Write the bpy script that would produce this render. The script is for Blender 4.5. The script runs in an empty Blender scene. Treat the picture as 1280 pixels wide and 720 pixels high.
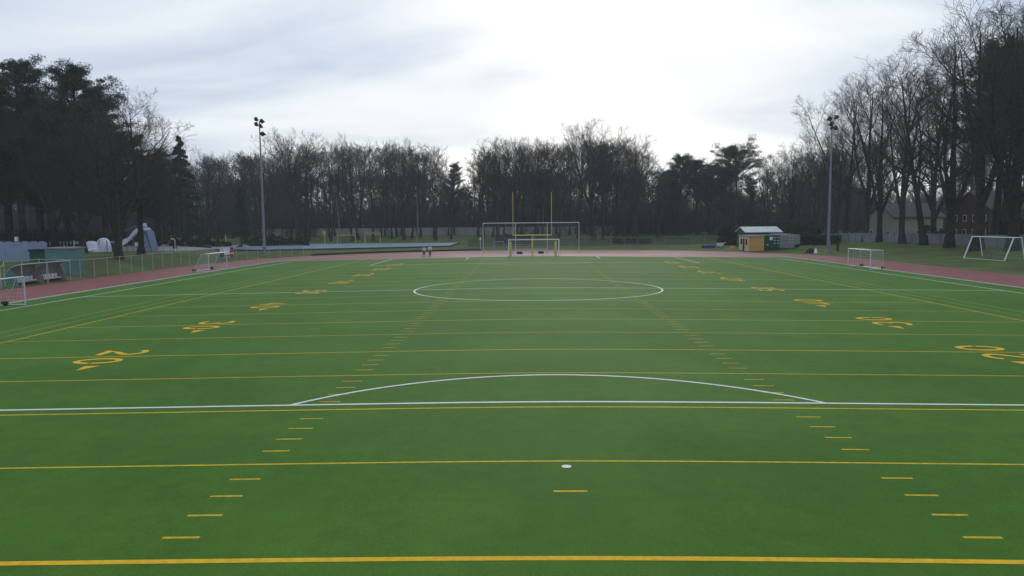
import bpy, math, random
import numpy as np
from mathutils import Vector, Matrix
R = math.radians
PI = math.pi
S = bpy.context.scene
COL = S.collection

# ------------------------------------------------------------------ camera
cam_d = bpy.data.cameras.new('camera')
cam = bpy.data.objects.new('camera', cam_d); COL.objects.link(cam)
cam_d.sensor_width = 36.0; cam_d.lens = 36.0 * 945.8 / 1280.0
cam_d.clip_start = 0.1; cam_d.clip_end = 8000
pitch, yaw, roll = .0867, -.0206, -.0087
Fv = Vector((math.sin(yaw)*math.cos(pitch), math.cos(yaw)*math.cos(pitch), -math.sin(pitch)))
Rv = Fv.cross(Vector((0, 0, 1))).normalized(); Uv = Rv.cross(Fv)
R2 = Rv*math.cos(roll) + Uv*math.sin(roll); U2 = Uv*math.cos(roll) - Rv*math.sin(roll)
cam.matrix_world = Matrix.Translation((-.7576, -56.347, 4.9)) @ Matrix((R2, U2, -Fv)).transposed().to_4x4()
S.camera = cam

# ------------------------------------------------------------------ sky and sun
SUN_EL, SUN_AZ = R(19), R(3.5)          # azimuth measured from +Y towards +X
sund = Vector((math.sin(SUN_AZ)*math.cos(SUN_EL), math.cos(SUN_AZ)*math.cos(SUN_EL), math.sin(SUN_EL)))
W = bpy.data.worlds.new('World'); S.world = W; W.use_nodes = True
nt = W.node_tree; nt.nodes.clear()
def N(t, nt_=None, **k):
    n = (nt_ or nt).nodes.new(t)
    for a, b in k.items(): setattr(n, a, b)
    return n
out = N('ShaderNodeOutputWorld'); bg = N('ShaderNodeBackground'); bg.inputs[1].default_value = 0.1
sky = N('ShaderNodeTexSky', sky_type='NISHITA', sun_disc=False, sun_elevation=SUN_EL, sun_rotation=SUN_AZ)
tc = N('ShaderNodeTexCoord')
sep = N('ShaderNodeSeparateXYZ'); nt.links.new(tc.outputs['Generated'], sep.inputs[0])
def M(op, a, b=None, c=None, clamp=False):
    n = N('ShaderNodeMath', operation=op, use_clamp=clamp)
    for i, v in enumerate((a, b, c)):
        if v is None: continue
        if isinstance(v, (int, float)): n.inputs[i].default_value = v
        else: nt.links.new(v, n.inputs[i])
    return n.outputs[0]
# flat cloud layer: direction projected on a plane high above
zz = M('ADD', M('MAXIMUM', sep.outputs[2], 0.0), 0.16)
cx_ = M('DIVIDE', sep.outputs[0], zz); cy_ = M('DIVIDE', sep.outputs[1], zz)
cmb = N('ShaderNodeCombineXYZ'); nt.links.new(cx_, cmb.inputs[0]); nt.links.new(cy_, cmb.inputs[1])
mp = N('ShaderNodeMapping'); mp.inputs['Location'].default_value = (3.1, 7.7, 0); mp.inputs['Scale'].default_value = (.62, .95, 1)
mp.inputs['Rotation'].default_value = (0, 0, R(25))
nt.links.new(cmb.outputs[0], mp.inputs[0])
n1 = N('ShaderNodeTexNoise'); n1.inputs['Scale'].default_value = 1.0; n1.inputs['Detail'].default_value = 5; n1.inputs['Roughness'].default_value = .45
n1.inputs['Distortion'].default_value = .5
nt.links.new(mp.outputs[0], n1.inputs['Vector'])
dt = N('ShaderNodeVectorMath', operation='DOT_PRODUCT'); nt.links.new(tc.outputs['Generated'], dt.inputs[0]); dt.inputs[1].default_value = sund
dotv = M('MAXIMUM', dt.outputs['Value'], 0.0)
glow = M('ADD', M('MULTIPLY', M('POWER', dotv, 9.0), .40), M('MULTIPLY', M('POWER', dotv, 60.0), .28))
base = M('ADD', M('ADD', M('MULTIPLY', n1.outputs['Fac'], 1.8), -.30), M('MULTIPLY', M('POWER', M('SUBTRACT', 1.0, M('MAXIMUM', sep.outputs[2], 0.0)), 9.0), .16))           # thickness of the cloud seen from below
lum = M('SUBTRACT', M('ADD', base, glow), M('SUBTRACT', M('MULTIPLY', M('MINIMUM', M('MAXIMUM', M('SUBTRACT', sep.outputs[2], .14), 0.0), .2), 1.0), M('MULTIPLY', M('MAXIMUM', M('SUBTRACT', sep.outputs[2], .42), 0.0), .95)))
ramp = N('ShaderNodeValToRGB'); nt.links.new(M('MULTIPLY', lum, .8), ramp.inputs[0])
e = ramp.color_ramp.elements
e[0].position = .16; e[0].color = (2.6, 3.7, 6.0, 1)
e[1].position = 1.0; e[1].color = (11.5, 11.6, 11.6, 1)
x = e.new(.42); x.color = (5.2, 6.2, 8.0, 1)
x = e.new(.66); x.color = (8.6, 9.2, 9.8, 1)
mixs = N('ShaderNodeMixRGB'); mixs.inputs[0].default_value = .93
nt.links.new(sky.outputs[0], mixs.inputs[1]); nt.links.new(ramp.outputs[0], mixs.inputs[2])
nt.links.new(mixs.outputs[0], bg.inputs[0]); nt.links.new(bg.outputs[0], out.inputs[0])

sl = bpy.data.lights.new('sun', 'SUN'); sl.energy = .7; sl.angle = R(14); sl.color = (1, .95, .88)
so = bpy.data.objects.new('sun', sl); COL.objects.link(so)
so.rotation_euler = (-sund).to_track_quat('-Z', 'Y').to_euler(); so.location = (0, 0, 60)
S.view_settings.view_transform = 'Standard'; S.view_settings.look = 'None'
S.view_settings.exposure = 0.0; S.view_settings.gamma = 1.0
S.view_settings.use_curve_mapping = False
S.render.engine = 'CYCLES'
S.cycles.volume_bounces = 0
S.cycles.transparent_max_bounces = 24

# ------------------------------------------------------------------ materials
def mat(name, col, rough=.7, metal=0.0, spec=.3, var=0.0, scale=3.0, alpha=None, bump=0.0, detail=4, col2=None, objrand=0.0):
    m = bpy.data.materials.new(name); m.use_nodes = True
    t = m.node_tree; b = t.nodes['Principled BSDF']
    b.inputs['Roughness'].default_value = rough; b.inputs['Metallic'].default_value = metal
    b.inputs['Specular IOR Level'].default_value = spec
    L = t.links
    if col2 is None: col2 = tuple(c*(1+var) for c in col); c1 = tuple(c*(1-var) for c in col)
    else: c1 = col
    co = t.nodes.new('ShaderNodeTexCoord')
    nz = t.nodes.new('ShaderNodeTexNoise'); nz.inputs['Scale'].default_value = scale; nz.inputs['Detail'].default_value = detail
    L.new(co.outputs['Object'], nz.inputs['Vector'])
    rp = t.nodes.new('ShaderNodeValToRGB'); rp.color_ramp.elements[0].position = .32; rp.color_ramp.elements[1].position = .68
    rp.color_ramp.elements[0].color = (*c1, 1); rp.color_ramp.elements[1].color = (*col2, 1)
    L.new(nz.outputs['Fac'], rp.inputs[0]); last = rp.outputs[0]
    if objrand:
        oi = t.nodes.new('ShaderNodeObjectInfo'); hs = t.nodes.new('ShaderNodeHueSaturation')
        mr = t.nodes.new('ShaderNodeMapRange'); mr.inputs[3].default_value = 1-objrand; mr.inputs[4].default_value = 1+objrand
        L.new(oi.outputs['Random'], mr.inputs[0]); L.new(mr.outputs[0], hs.inputs['Value']); L.new(last, hs.inputs['Color']); last = hs.outputs[0]
    L.new(last, b.inputs['Base Color'])
    if bump:
        bp = t.nodes.new('ShaderNodeBump'); bp.inputs['Strength'].default_value = bump; bp.inputs['Distance'].default_value = .02
        n2 = t.nodes.new('ShaderNodeTexNoise'); n2.inputs['Scale'].default_value = scale*8; L.new(co.outputs['Object'], n2.inputs['Vector'])
        L.new(n2.outputs['Fac'], bp.inputs['Height']); L.new(bp.outputs[0], b.inputs['Normal'])
    if alpha is not None: b.inputs['Alpha'].default_value = alpha
    return m

# turf: fibres seen as fine mottling, wide soft wear patches, roll seams across
def turf_mat():
    m = bpy.data.materials.new('artificial turf'); m.use_nodes = True
    t = m.node_tree; b = t.nodes['Principled BSDF']; L = t.links
    co = t.nodes.new('ShaderNodeTexCoord')
    def noise(scale, det, sx=1, sy=1):
        mpn = t.nodes.new('ShaderNodeMapping'); mpn.inputs['Scale'].default_value = (sx, sy, 1); L.new(co.outputs['Object'], mpn.inputs[0])
        nz = t.nodes.new('ShaderNodeTexNoise'); nz.inputs['Scale'].default_value = scale; nz.inputs['Detail'].default_value = det
        L.new(mpn.outputs[0], nz.inputs['Vector']); return nz.outputs['Fac']
    def ramp_(f, a, b_, c1, c2):
        rp = t.nodes.new('ShaderNodeValToRGB'); rp.color_ramp.elements[0].position = a; rp.color_ramp.elements[1].position = b_
        rp.color_ramp.elements[0].color = (*c1, 1); rp.color_ramp.elements[1].color = (*c2, 1); L.new(f, rp.inputs[0]); return rp.outputs[0]
    def mul(a, b_):
        mm = t.nodes.new('ShaderNodeMixRGB'); mm.blend_type = 'MULTIPLY'; mm.inputs[0].default_value = 1; L.new(a, mm.inputs[1]); L.new(b_, mm.inputs[2]); return mm.outputs[0]
    c = ramp_(noise(.12, 6), .35, .65, (.044, .126, .009), (.057, .146, .013))
    c = mul(c, ramp_(noise(22, 3), .3, .7, (.82, .82, .82), (1.12, 1.12, 1.12)))
    c = mul(c, ramp_(noise(2.2, 6), .3, .7, (.92, .92, .92), (1.07, 1.07, 1.07)))
    c = mul(c, ramp_(noise(.55, 7, 1, .6), .35, .65, (.93, .92, .95), (1.06, 1.05, 1.05)))
    # rolls of carpet 4 m wide laid across the pitch: faint seams and alternate pile
    sx = t.nodes.new('ShaderNodeSeparateXYZ'); L.new(co.outputs['Object'], sx.inputs[0])
    def mth(op, a, b_):
        n = t.nodes.new('ShaderNodeMath'); n.operation = op
        for i, v in enumerate((a, b_)):
            if isinstance(v, (int, float)): n.inputs[i].default_value = v
            else: L.new(v, n.inputs[i])
        return n.outputs[0]
    fr = mth('FRACT', mth('MULTIPLY', mth('ADD', sx.outputs[1], 400.0), 1/9.144), 0)
    st = mth('GREATER_THAN', fr, .5)
    c = mul(c, ramp_(st, .4, .6, (.975, .975, .975), (1.02, 1.02, 1.02)))
    L.new(c, b.inputs['Base Color'])
    b.inputs['Roughness'].default_value = .8; b.inputs['Specular IOR Level'].default_value = .09
    b.inputs['Sheen Weight'].default_value = .02; b.inputs['Sheen Roughness'].default_value = .5
    b.inputs['Sheen Tint'].default_value = (.5, .9, .5, 1)
    bp = t.nodes.new('ShaderNodeBump'); bp.inputs['Strength'].default_value = .5; bp.inputs['Distance'].default_value = .02
    L.new(noise(60, 2), bp.inputs['Height']); L.new(bp.outputs[0], b.inputs['Normal'])
    return m

MT = {}
MT['turf'] = turf_mat()
MT['track'] = mat('tartan track', (.165, .046, .048), .6, spec=.25, scale=.35, col2=(.21, .070, .070), detail=8, bump=.3)
MT['grass'] = mat('winter grass', (.052, .060, .022), .9, spec=.1, scale=.25, col2=(.075, .135, .028), detail=10, bump=.8)
MT['kerb'] = mat('pale kerb', (.55, .55, .52), .6, var=.12)
MT['white_line'] = mat('white line paint', (.62, .64, .62), .7, var=.08, scale=6)
MT['yellow_line'] = mat('yellow line paint', (.47, .345, .025), .8, var=.2, scale=9, spec=.1)
MT['orange_paint'] = mat('orange yellow paint', (.60, .37, .02), .8, var=.14, scale=9, spec=.1)
MT['faint_line'] = mat('faint yellow line', (.20, .30, .05), .8, var=.14, scale=6)
MT['bark'] = mat('bark', (.022, .019, .015), .9, spec=.05, scale=2.0, col2=(.058, .050, .041), objrand=.2)
MT['bark_green'] = mat('mossy bark', (.022, .026, .013), .9, spec=.05, scale=1.2, col2=(.055, .060, .035), objrand=.2)
MT['twig'] = mat('twigs', (.042, .034, .026), .9, spec=.05, scale=1.0, col2=(.070, .057, .045), objrand=.25)
MT['birch'] = mat('birch bark', (.30, .29, .27), .8, scale=3, col2=(.12, .115, .105))
MT['needle'] = mat('pine needles', (.016, .026, .012), .8, spec=.15, scale=.6, col2=(.036, .055, .026), objrand=.15)
MT['spruce'] = mat('spruce needles', (.010, .034, .014), .8, spec=.15, scale=.8, col2=(.026, .075, .030), objrand=.15)
MT['hedge'] = mat('evergreen leaves', (.009, .022, .012), .7, spec=.2, scale=1.0, col2=(.022, .045, .020), objrand=.2)
MT['brush'] = mat('brushwood', (.030, .027, .024), .9, spec=.1, scale=.3, col2=(.052, .046, .040))
MT['alu'] = mat('brushed aluminium', (.55, .56, .58), .45, metal=.35, var=.06)
MT['white'] = mat('white paint', (.72, .73, .73), .5, var=.05)
MT['galv'] = mat('galvanised steel', (.22, .235, .27), .5, metal=.4, var=.1)
MT['yellow'] = mat('yellow post paint', (.60, .48, .10), .5, var=.07)
MT['pad'] = mat('yellow green padding', (.42, .48, .13), .7, var=.08)
MT['poolyellow'] = mat('pale yellow tube', (.55, .50, .10), .5, var=.07)
MT['black'] = mat('black rubber', (.012, .012, .014), .7, var=.2)
MT['net'] = mat('net cord', (.5, .52, .52), .8, var=.05)
MT['mesh'] = mat('chain link mesh', (.10, .12, .12), .7, alpha=.16, var=.1)
MT['meshdark'] = mat('dark fence mesh', (.06, .065, .075), .8, alpha=.5, var=.2)
MT['post'] = mat('pale fence post', (.38, .40, .40), .6, var=.1)
MT['teal'] = mat('teal painted steel', (.085, .19, .19), .6, var=.12, scale=1)
MT['darkgreen'] = mat('dark green steel', (.012, .075, .045), .6, var=.15)
MT['orange'] = mat('ochre board', (.55, .31, .10), .7, var=.1, scale=2)
MT['cream'] = mat('cream board', (.62, .52, .36), .7, var=.07, scale=2)
MT['greysteel'] = mat('grey container steel', (.24, .25, .27), .6, var=.1)
MT['paleroof'] = mat('pale corrugated roof', (.45, .50, .54), .6, var=.1, scale=1)
MT['darkglass'] = mat('dark glass', (.02, .025, .03), .15, spec=.6)
MT['bluewall'] = mat('pale blue boards', (.22, .28, .40), .7, var=.1, scale=.8)
MT['darkboard'] = mat('dark blue black boards', (.008, .012, .018), .8, var=.2)
MT['slide'] = mat('white blue fibreglass', (.60, .62, .80), .35, scale=1.2, col2=(.80, .81, .92))
MT['slideblue'] = mat('slate blue cladding', (.08, .13, .24), .5, var=.15)
MT['poolblue'] = mat('pool cover', (.10, .17, .23), .5, spec=.4, scale=.5, col2=(.17, .26, .34), detail=8)
MT['concrete'] = mat('concrete', (.24, .24, .24), .8, var=.12, scale=1.5)
MT['darkconc'] = mat('dark wet kerb', (.035, .04, .04), .8, var=.2)
MT['wall'] = mat('pale rendered wall', (.34, .34, .32), .9, var=.2, scale=.5)
MT['whitewall'] = mat('grey white fence panel', (.20, .22, .24), .8, var=.12, scale=.5)
MT['poly'] = mat('cloudy dugout plastic', (.30, .29, .24), .35, var=.1)
MT['seat'] = mat('white seat', (.65, .65, .72), .5, var=.05)
MT['brick'] = mat('brick', (.075, .042, .036), .9, var=.2, scale=2)
MT['render'] = mat('cream render', (.26, .26, .22), .9, var=.1)
MT['tiles'] = mat('dark roof tiles', (.05, .045, .045), .8, var=.2)
MT['mat_blue'] = mat('blue crash mat', (.03, .07, .17), .7, var=.1)
MT['red'] = mat('red paint', (.40, .05, .04), .6, var=.1)
MT['navy'] = mat('navy print', (.03, .04, .12), .6, var=.3, scale=3)
MT['skin'] = mat('skin', (.42, .26, .19), .6)
MT['hair'] = mat('dark hair', (.02, .014, .01), .8, var=.1)
MT['coat'] = mat('pale mint top', (.50, .56, .54), .8, var=.06)
MT['trousers'] = mat('dark trousers', (.012, .012, .02), .9, var=.1)
MT['lamp_glass'] = mat('lamp glass', (.05, .05, .06), .2, spec=.6)
MT['amber'] = mat('orange tarpaulin', (.45, .16, .05), .7, var=.2)

# ------------------------------------------------------------------ mesh helpers
def np_obj(name, V, F, m, parent=None, smooth=False):
    me = bpy.data.meshes.new(name)
    V = np.asarray(V, dtype=np.float32).reshape(-1, 3)
    if isinstance(F, np.ndarray):
        k = F.shape[1]; nf = len(F)
        me.vertices.add(len(V)); me.vertices.foreach_set('co', V.ravel())
        me.loops.add(nf*k); me.loops.foreach_set('vertex_index', F.astype(np.int32).ravel())
        me.polygons.add(nf); me.polygons.foreach_set('loop_start', np.arange(nf, dtype=np.int32)*k)
        me.update(calc_edges=True)
    else:
        me.from_pydata([tuple(map(float, v)) for v in V], [], F)
    if smooth: me.polygons.foreach_set('use_smooth', [True]*len(me.polygons))
    me.materials.append(MT[m] if isinstance(m, str) else m)
    o = bpy.data.objects.new(name, me); COL.objects.link(o)
    if parent: o.parent = parent
    return o

def tag(o, label=None, cat=None, group=None, kind=None):
    if label: o['label'] = label
    if cat: o['category'] = cat
    if group: o['group'] = group
    if kind: o['kind'] = kind
    return o
def thing(name, label, cat, loc=(0, 0, 0), rz=0, group=None):
    o = bpy.data.objects.new(name, None); COL.objects.link(o)
    o.empty_display_size = .3
    o.location = loc; o.rotation_euler = (0, 0, rz)
    return tag(o, label, cat, group)
def kids(o): return KID.get(o.name, [])
def copy_tree(o, parent=None):
    c = o.copy(); COL.objects.link(c); c.parent = parent
    for ch in [q for q in bpy.data.objects if q.parent == o]: copy_tree(ch, c)
    return c
def copy_thing(o, loc, rz=0, sc=None, label=None, group=None, children=None):
    c = o.copy(); COL.objects.link(c); c.location = loc; c.rotation_euler = (0, 0, rz)
    if sc: c.scale = sc if isinstance(sc, tuple) else (sc, sc, sc)
    if label: c['label'] = label
    if group: c['group'] = group
    for ch in (children if children is not None else [q for q in bpy.data.objects if q.parent == o]):
        d = ch.copy(); COL.objects.link(d); d.parent = c
    return c

class MB:
    def __init__(s): s.v = []; s.f = []
    def add(s, V, F):
        b = len(s.v); s.v += [tuple(v) for v in V]; s.f += [tuple(i+b for i in f) for f in F]; return s
    def box(s, x0, x1, y0, y1, z0, z1):
        return s.add([(x0,y0,z0),(x1,y0,z0),(x1,y1,z0),(x0,y1,z0),(x0,y0,z1),(x1,y0,z1),(x1,y1,z1),(x0,y1,z1)],
                     [(0,3,2,1),(4,5,6,7),(0,1,5,4),(1,2,6,5),(2,3,7,6),(3,0,4,7)])
    def tube(s, pts, r, n=6, r1=None):
        pts = [Vector(p) for p in pts]; k = len(pts); V = []; F = []
        for i, p in enumerate(pts):
            d = (pts[min(i+1, k-1)] - pts[max(i-1, 0)]).normalized()
            a = d.cross(Vector((0, 0, 1)) if abs(d.z) < .9 else Vector((1, 0, 0))).normalized(); b = d.cross(a)
            rr = r if r1 is None else r + (r1-r)*i/max(k-1, 1)
            for j in range(n):
                t = 2*PI*(j+.5)/n; V.append(p + a*math.cos(t)*rr + b*math.sin(t)*rr)
        for i in range(k-1):
            for j in range(n): F.append((i*n+j, i*n+(j+1) % n, (i+1)*n+(j+1) % n, (i+1)*n+j))
        F.append(tuple(range(n-1, -1, -1))); F.append(tuple((k-1)*n+j for j in range(n)))
        return s.add(V, F)
    def prism(s, prof, x0, x1):     # profile in (y,z) extruded along x
        n = len(prof); V = [(x0, y, z) for y, z in prof] + [(x1, y, z) for y, z in prof]
        F = [tuple(range(n-1, -1, -1)), tuple(range(n, 2*n))] + [(i, (i+1) % n, n+(i+1) % n, n+i) for i in range(n)]
        return s.add(V, F)
    def strip(s, A, B, t=.02):       # curved sheet with thickness, A and B two rails
        n = len(A)
        for i in range(n-1):
            a, b, c, d = map(Vector, (A[i], A[i+1], B[i+1], B[i]))
            nn = (b-a).cross(d-a).normalized()*t
            s.add([a, b, c, d, a+nn, b+nn, c+nn, d+nn], [(0,1,2,3),(7,6,5,4),(0,4,5,1),(1,5,6,2),(2,6,7,3),(3,7,4,0)])
        return s
    def build(s, name, m, parent=None, smooth=False, bevel=0):
        o = np_obj(name, s.v, s.f, m, parent, smooth)
        if bevel:
            md = o.modifiers.new('b', 'BEVEL'); md.width = bevel; md.segments = 2
        return o

def sm(a, b, x):
    t = min(max((x-a)/(b-a), 0), 1); return t*t*(3-2*t)
YC, RI, RO = 45.0, 37.2, 45.4
def gz(X, Y):
    a = min(abs(X), 36.); far = sm(50, 80, Y)
    z = -.01420*(math.sqrt(a*a+9)-3)*(1-far) - .5*far
    d = math.hypot(X, Y-min(max(Y, -YC), YC)) - 45.8
    Wf = 1-sm(-25, 5, X)
    A = 1.5*(1-sm(50, 95, Y))
    r = (.5*sm(1, 12, d) + .6*sm(57, 66, X))*sm(20, 45, X)*(1-.6*sm(80, 130, Y))
    return z + max(A*sm(0, 9, d)*Wf, 1.7*sm(138, 166, Y), r)

def path(name, pts, w, m, dz=.004, closed=False):
    """painted line following the crowned ground"""
    P = []
    for (a, b) in zip(pts[:-1], pts[1:]):
        L = math.hypot(b[0]-a[0], b[1]-a[1]); segs = max(1, int(L/1.0))
        if (a[0] < 0 < b[0]) or (b[0] < 0 < a[0]): segs = max(2, segs - segs % 2 if abs(a[0]+b[0]) < .01 else segs)
        for i in range(segs): t = i/segs; P.append((a[0]+(b[0]-a[0])*t, a[1]+(b[1]-a[1])*t))
    if not closed: P.append(pts[-1])
    n = len(P); V = []; F = []
    for i, p in enumerate(P):
        a = P[(i-1) % n] if (closed or i > 0) else P[i]; b = P[(i+1) % n] if (closed or i < n-1) else P[i]
        dx, dy = b[0]-a[0], b[1]-a[1]; l = math.hypot(dx, dy); nx_, ny_ = -dy/l*w/2, dx/l*w/2
        for s_ in (1, -1): x_, y_ = p[0]+nx_*s_, p[1]+ny_*s_; V.append((x_, y_, gz(x_, y_)+dz))
    for i in range(n if closed else n-1):
        j = (i+1) % n; F.append((2*i, 2*i+1, 2*j+1, 2*j))
    return V, F
class Lines:
    def __init__(s): s.mb = MB()
    def add(s, pts, w, dz=.004, closed=False): V, F = path('', pts, w, '', dz, closed); s.mb.add(V, F)
# ------------------------------------------------------------------ ground
def axis(a, b, step, far, fs):
    l = list(np.arange(a, b+.01, step)); s_ = fs; x_ = a
    pre = []
    while x_ > -far: x_ -= s_; s_ *= 1.5; pre.append(x_)
    post = []; x_ = b; s_ = fs
    while x_ < far: x_ += s_; s_ *= 1.5; post.append(x_)
    return pre[::-1] + l + post
XS = axis(-132, 132, 1.5, 400, 10); YS = axis(-80, 180, 1.5, 400, 10)
V = []
for y in YS:
    for x in XS:
        z = gz(x, y)
        d = math.hypot(x, y-min(max(y, -YC), YC)) - RO
        if d < -.2: z -= .16*min(1, (-.2-d)/1.2)
        V.append((x, y, z))
nx = len(XS); ny = len(YS)
ii, jj = np.meshgrid(np.arange(nx-1), np.arange(ny-1)); b_ = (jj*nx+ii).ravel()
F = np.stack([b_, b_+1, b_+nx+1, b_+nx], 1)
tag(np_obj('grass_ground', V, F, 'grass', smooth=True), kind='structure')

def sheet(name, ys, wfun, dz, m, cols=(-1, -.75, -.5, -.25, 0, .25, .5, .75, 1), skirt=False):
    V = []; F = []
    k = len(cols)
    for y in ys:
        w = wfun(y)
        for c in cols:
            x_ = c*w; V.append((x_, y, gz(x_, y)+dz))
    for j in range(len(ys)-1):
        for i in range(k-1): F.append((j*k+i, j*k+i+1, (j+1)*k+i+1, (j+1)*k+i))
    return tag(np_obj(name, V, F, m), kind='structure')
TE = 53.2     # end of the turf
def inner(y): return RI if abs(y) < YC else math.sqrt(max(RI*RI-(abs(y)-YC)**2, 0.0001))
ys = list(np.arange(-TE, TE+.001, TE/53))
sheet('artificial_turf', ys, inner, 0.0, 'turf', tuple(np.linspace(-1, 1, 75)))
ys = list(np.linspace(TE, YC+RI-.02, 34)); cl = tuple(np.linspace(-1, 1, 33))
sheet('running_track_inner_area', ys, inner, 0.0, 'track', cl)
ys = list(-np.linspace(YC+RI-.02, TE, 34))
sheet('running_track_near_area', ys, inner, 0.0, 'track', cl)
def oval(r, n=48):
    P = []
    for i in range(61): P.append((r, -YC + 2*YC*i/60))
    for i in range(1, n*2): t = PI*i/(n*2); P.append((r*math.cos(t), YC+r*math.sin(t)))
    for i in range(61): P.append((-r, YC - 2*YC*i/60))
    for i in range(1, n*2): t = PI+PI*i/(n*2); P.append((r*math.cos(t), -YC+r*math.sin(t)))
    return P
def ring(name, r0, r1, dz, m, k=8, wall=0.0):
    rs = list(np.linspace(r0, r1, k+1)); V = []; F = []
    cs = [oval(r) for r in rs]; n = len(cs[0])
    for j, c in enumerate(cs):
        for (x_, y_) in c: V.append((x_, y_, gz(x_, y_)+dz))
    for j in range(k):
        for i in range(n): F.append((j*n+i, j*n+(i+1) % n, (j+1)*n+(i+1) % n, (j+1)*n+i)[::-1])
    if wall:
        for j0 in (0, k):
            b = len(V)
            for (x_, y_) in cs[j0]: V.append((x_, y_, gz(x_, y_)+dz-wall))
            for i in range(n): F.append((j0*n+i, j0*n+(i+1) % n, b+(i+1) % n, b+i))
    return tag(np_obj(name, V, F, m), kind='structure')
ring('running_track', RI, RO, 0.004, 'track', 8, .3)
ll = Lines()
for k in range(1, 7):
    P = oval(RI+k*1.17); ll.add(P, .05, .009, True)
MT['lane'] = mat('worn lane line', (.27, .17, .165), .8, scale=1.5, col2=(.36, .27, .26))
tag(ll.mb.build('track_lane_lines', 'lane'), kind='structure')
ring('track_kerb', RI-.06, RI+.06, .05, 'kerb', 1, .3)

# ------------------------------------------------------------------ painted lines
YD = .9144; SW = 24.38; TX = 34.4
wl = Lines(); w_ = .13
wl.add([(-TX, 0), (TX, 0)], w_, .006)
arc = lambda cx, cy, r, a0, a1, n: [(cx+r*math.cos(a0+(a1-a0)*i/n), cy+r*math.sin(a0+(a1-a0)*i/n)) for i in range(n+1)]
wl.add(arc(0, 0, 9.15, 0, 2*PI, 96)[:-1], w_, .006, True)
for s_ in (-1, 1):
    if s_ > 0: wl.add([(s_*TX, -52.5), (s_*TX, 51.0)], w_, .008)
    else: wl.add([(s_*TX, -52.5), (s_*TX, 51.0)], w_, .008)
    wl.add([(-TX, s_*52.5), (TX, s_*52.5)], w_, .006)
    wl.add([(-20.16, s_*36), (20.16, s_*36)], w_, .006)
    for q in (-1, 1):
        wl.add([(q*20.16, s_*36.07), (q*20.16, s_*52.4)], w_, .008)
        wl.add([(q*9.16, s_*47), (q*9.16, s_*52.4)], w_, .008)
    wl.add([(-9.16, s_*47), (9.16, s_*47)], w_, .006)
    a = math.acos(5.5/9.15)
    c0 = -s_*PI/2
    wl.add(arc(0, s_*41.5, 9.15, c0-a, c0+a, 48), w_, .008)
tag(wl.mb.build('white_pitch_lines', 'white_line'), kind='structure')
sp = MB()
for s_ in (-1, 1):
    n = 24; V = [(0+.1*math.cos(2*PI*i/n), s_*41.5+.1*math.sin(2*PI*i/n), gz(0, s_*41.5)+.008) for i in range(n)]
    sp.add(V, [tuple(range(n))])
tag(sp.build('white_penalty_spot', 'white_line'), kind='structure')

yl = Lines(); fl = Lines(); gl = Lines()
for k in range(-9, 10):
    if k == 0: continue
    yl.add([(-SW, k*5*YD), (SW, k*5*YD)], .10 if k % 2 == 0 else .085, .004)
for s_ in (-1, 1):
    gl.add([(-SW, s_*45.66), (SW, s_*45.66)], .14, .004)
    yl.add([(s_*SW, -50*YD), (s_*SW, 52.6)], .12, .005)
    fl.add([(s_*25.6, -50*YD), (s_*25.6, 48)], .08, .0045)
    fl.add([(s_*26.85, -50*YD), (s_*26.85, 48)], .08, .0045)
    for k in range(-49, 50):
        if k % 5 == 0: continue
        yy = k*YD
        yl.add([(s_*6.0, yy), (s_*6.6, yy)], .078, .0045)
        fl.add([(s_*(SW-.1), yy), (s_*(SW-.7), yy)], .07, .0045)
    yl.add([(-.31, s_*42.9), (.31, s_*42.9)], .085, .0045)
tag(yl.mb.build('yellow_yard_lines', 'yellow_line'), kind='structure')
tag(gl.mb.build('orange_goal_lines', 'orange_paint'), kind='structure')
tag(fl.mb.build('faint_yellow_lines', 'faint_line'), kind='structure')

# numerals: strokes in a box 1.2 wide, 1.8 high (x to the right, y up)
def ell(cx, cy, rx, ry, a0, a1, n=18): return [(cx+rx*math.cos(R(a0+(a1-a0)*i/n)), cy+ry*math.sin(R(a0+(a1-a0)*i/n))) for i in range(n+1)]
DIG = {'0': [ell(.6, .9, .47, .77, 0, 352, 30)],
       '1': [[(.25, 1.45), (.62, 1.72), (.62, .05)]],
       '2': [ell(.6, 1.28, .47, .42, 165, -35, 14) + [(.55, .62), (.15, .13), (1.15, .13)]],
       '3': [ell(.55, 1.3, .45, .37, 150, -80, 12) + ell(.55, .52, .5, .42, 80, -150, 14)],
       '4': [[(.85, .03), (.85, 1.7), (.1, .55), (1.2, .55)]],
       '5': [[(1.05, 1.67), (.25, 1.67), (.2, 1.0)] + ell(.55, .58, .5, .47, 115, -145, 14)]}
def stroke(mb, P, w, f, dz):
    n = len(P); V = []; F = []
    for i, p in enumerate(P):
        a = P[max(i-1, 0)]; b = P[min(i+1, n-1)]; dx, dy = b[0]-a[0], b[1]-a[1]; l = math.hypot(dx, dy) or 1
        k = 1.0
        if 0 < i < n-1:
            d1 = ((p[0]-a[0]), (p[1]-a[1])); l1 = math.hypot(*d1); cs = (d1[0]*dx+d1[1]*dy)/(l1*l+1e-9); k = min(1/max(cs, .45), 2.0)
        for s_ in (1, -1):
            x_, y_ = f(p[0]-dy/l*w/2*s_*k, p[1]+dx/l*w/2*s_*k); V.append((x_, y_, gz(x_, y_)+dz))
    F = [(2*i, 2*i+1, 2*i+3, 2*i+2) for i in range(n-1)]
    mb.add(V, F)
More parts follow.
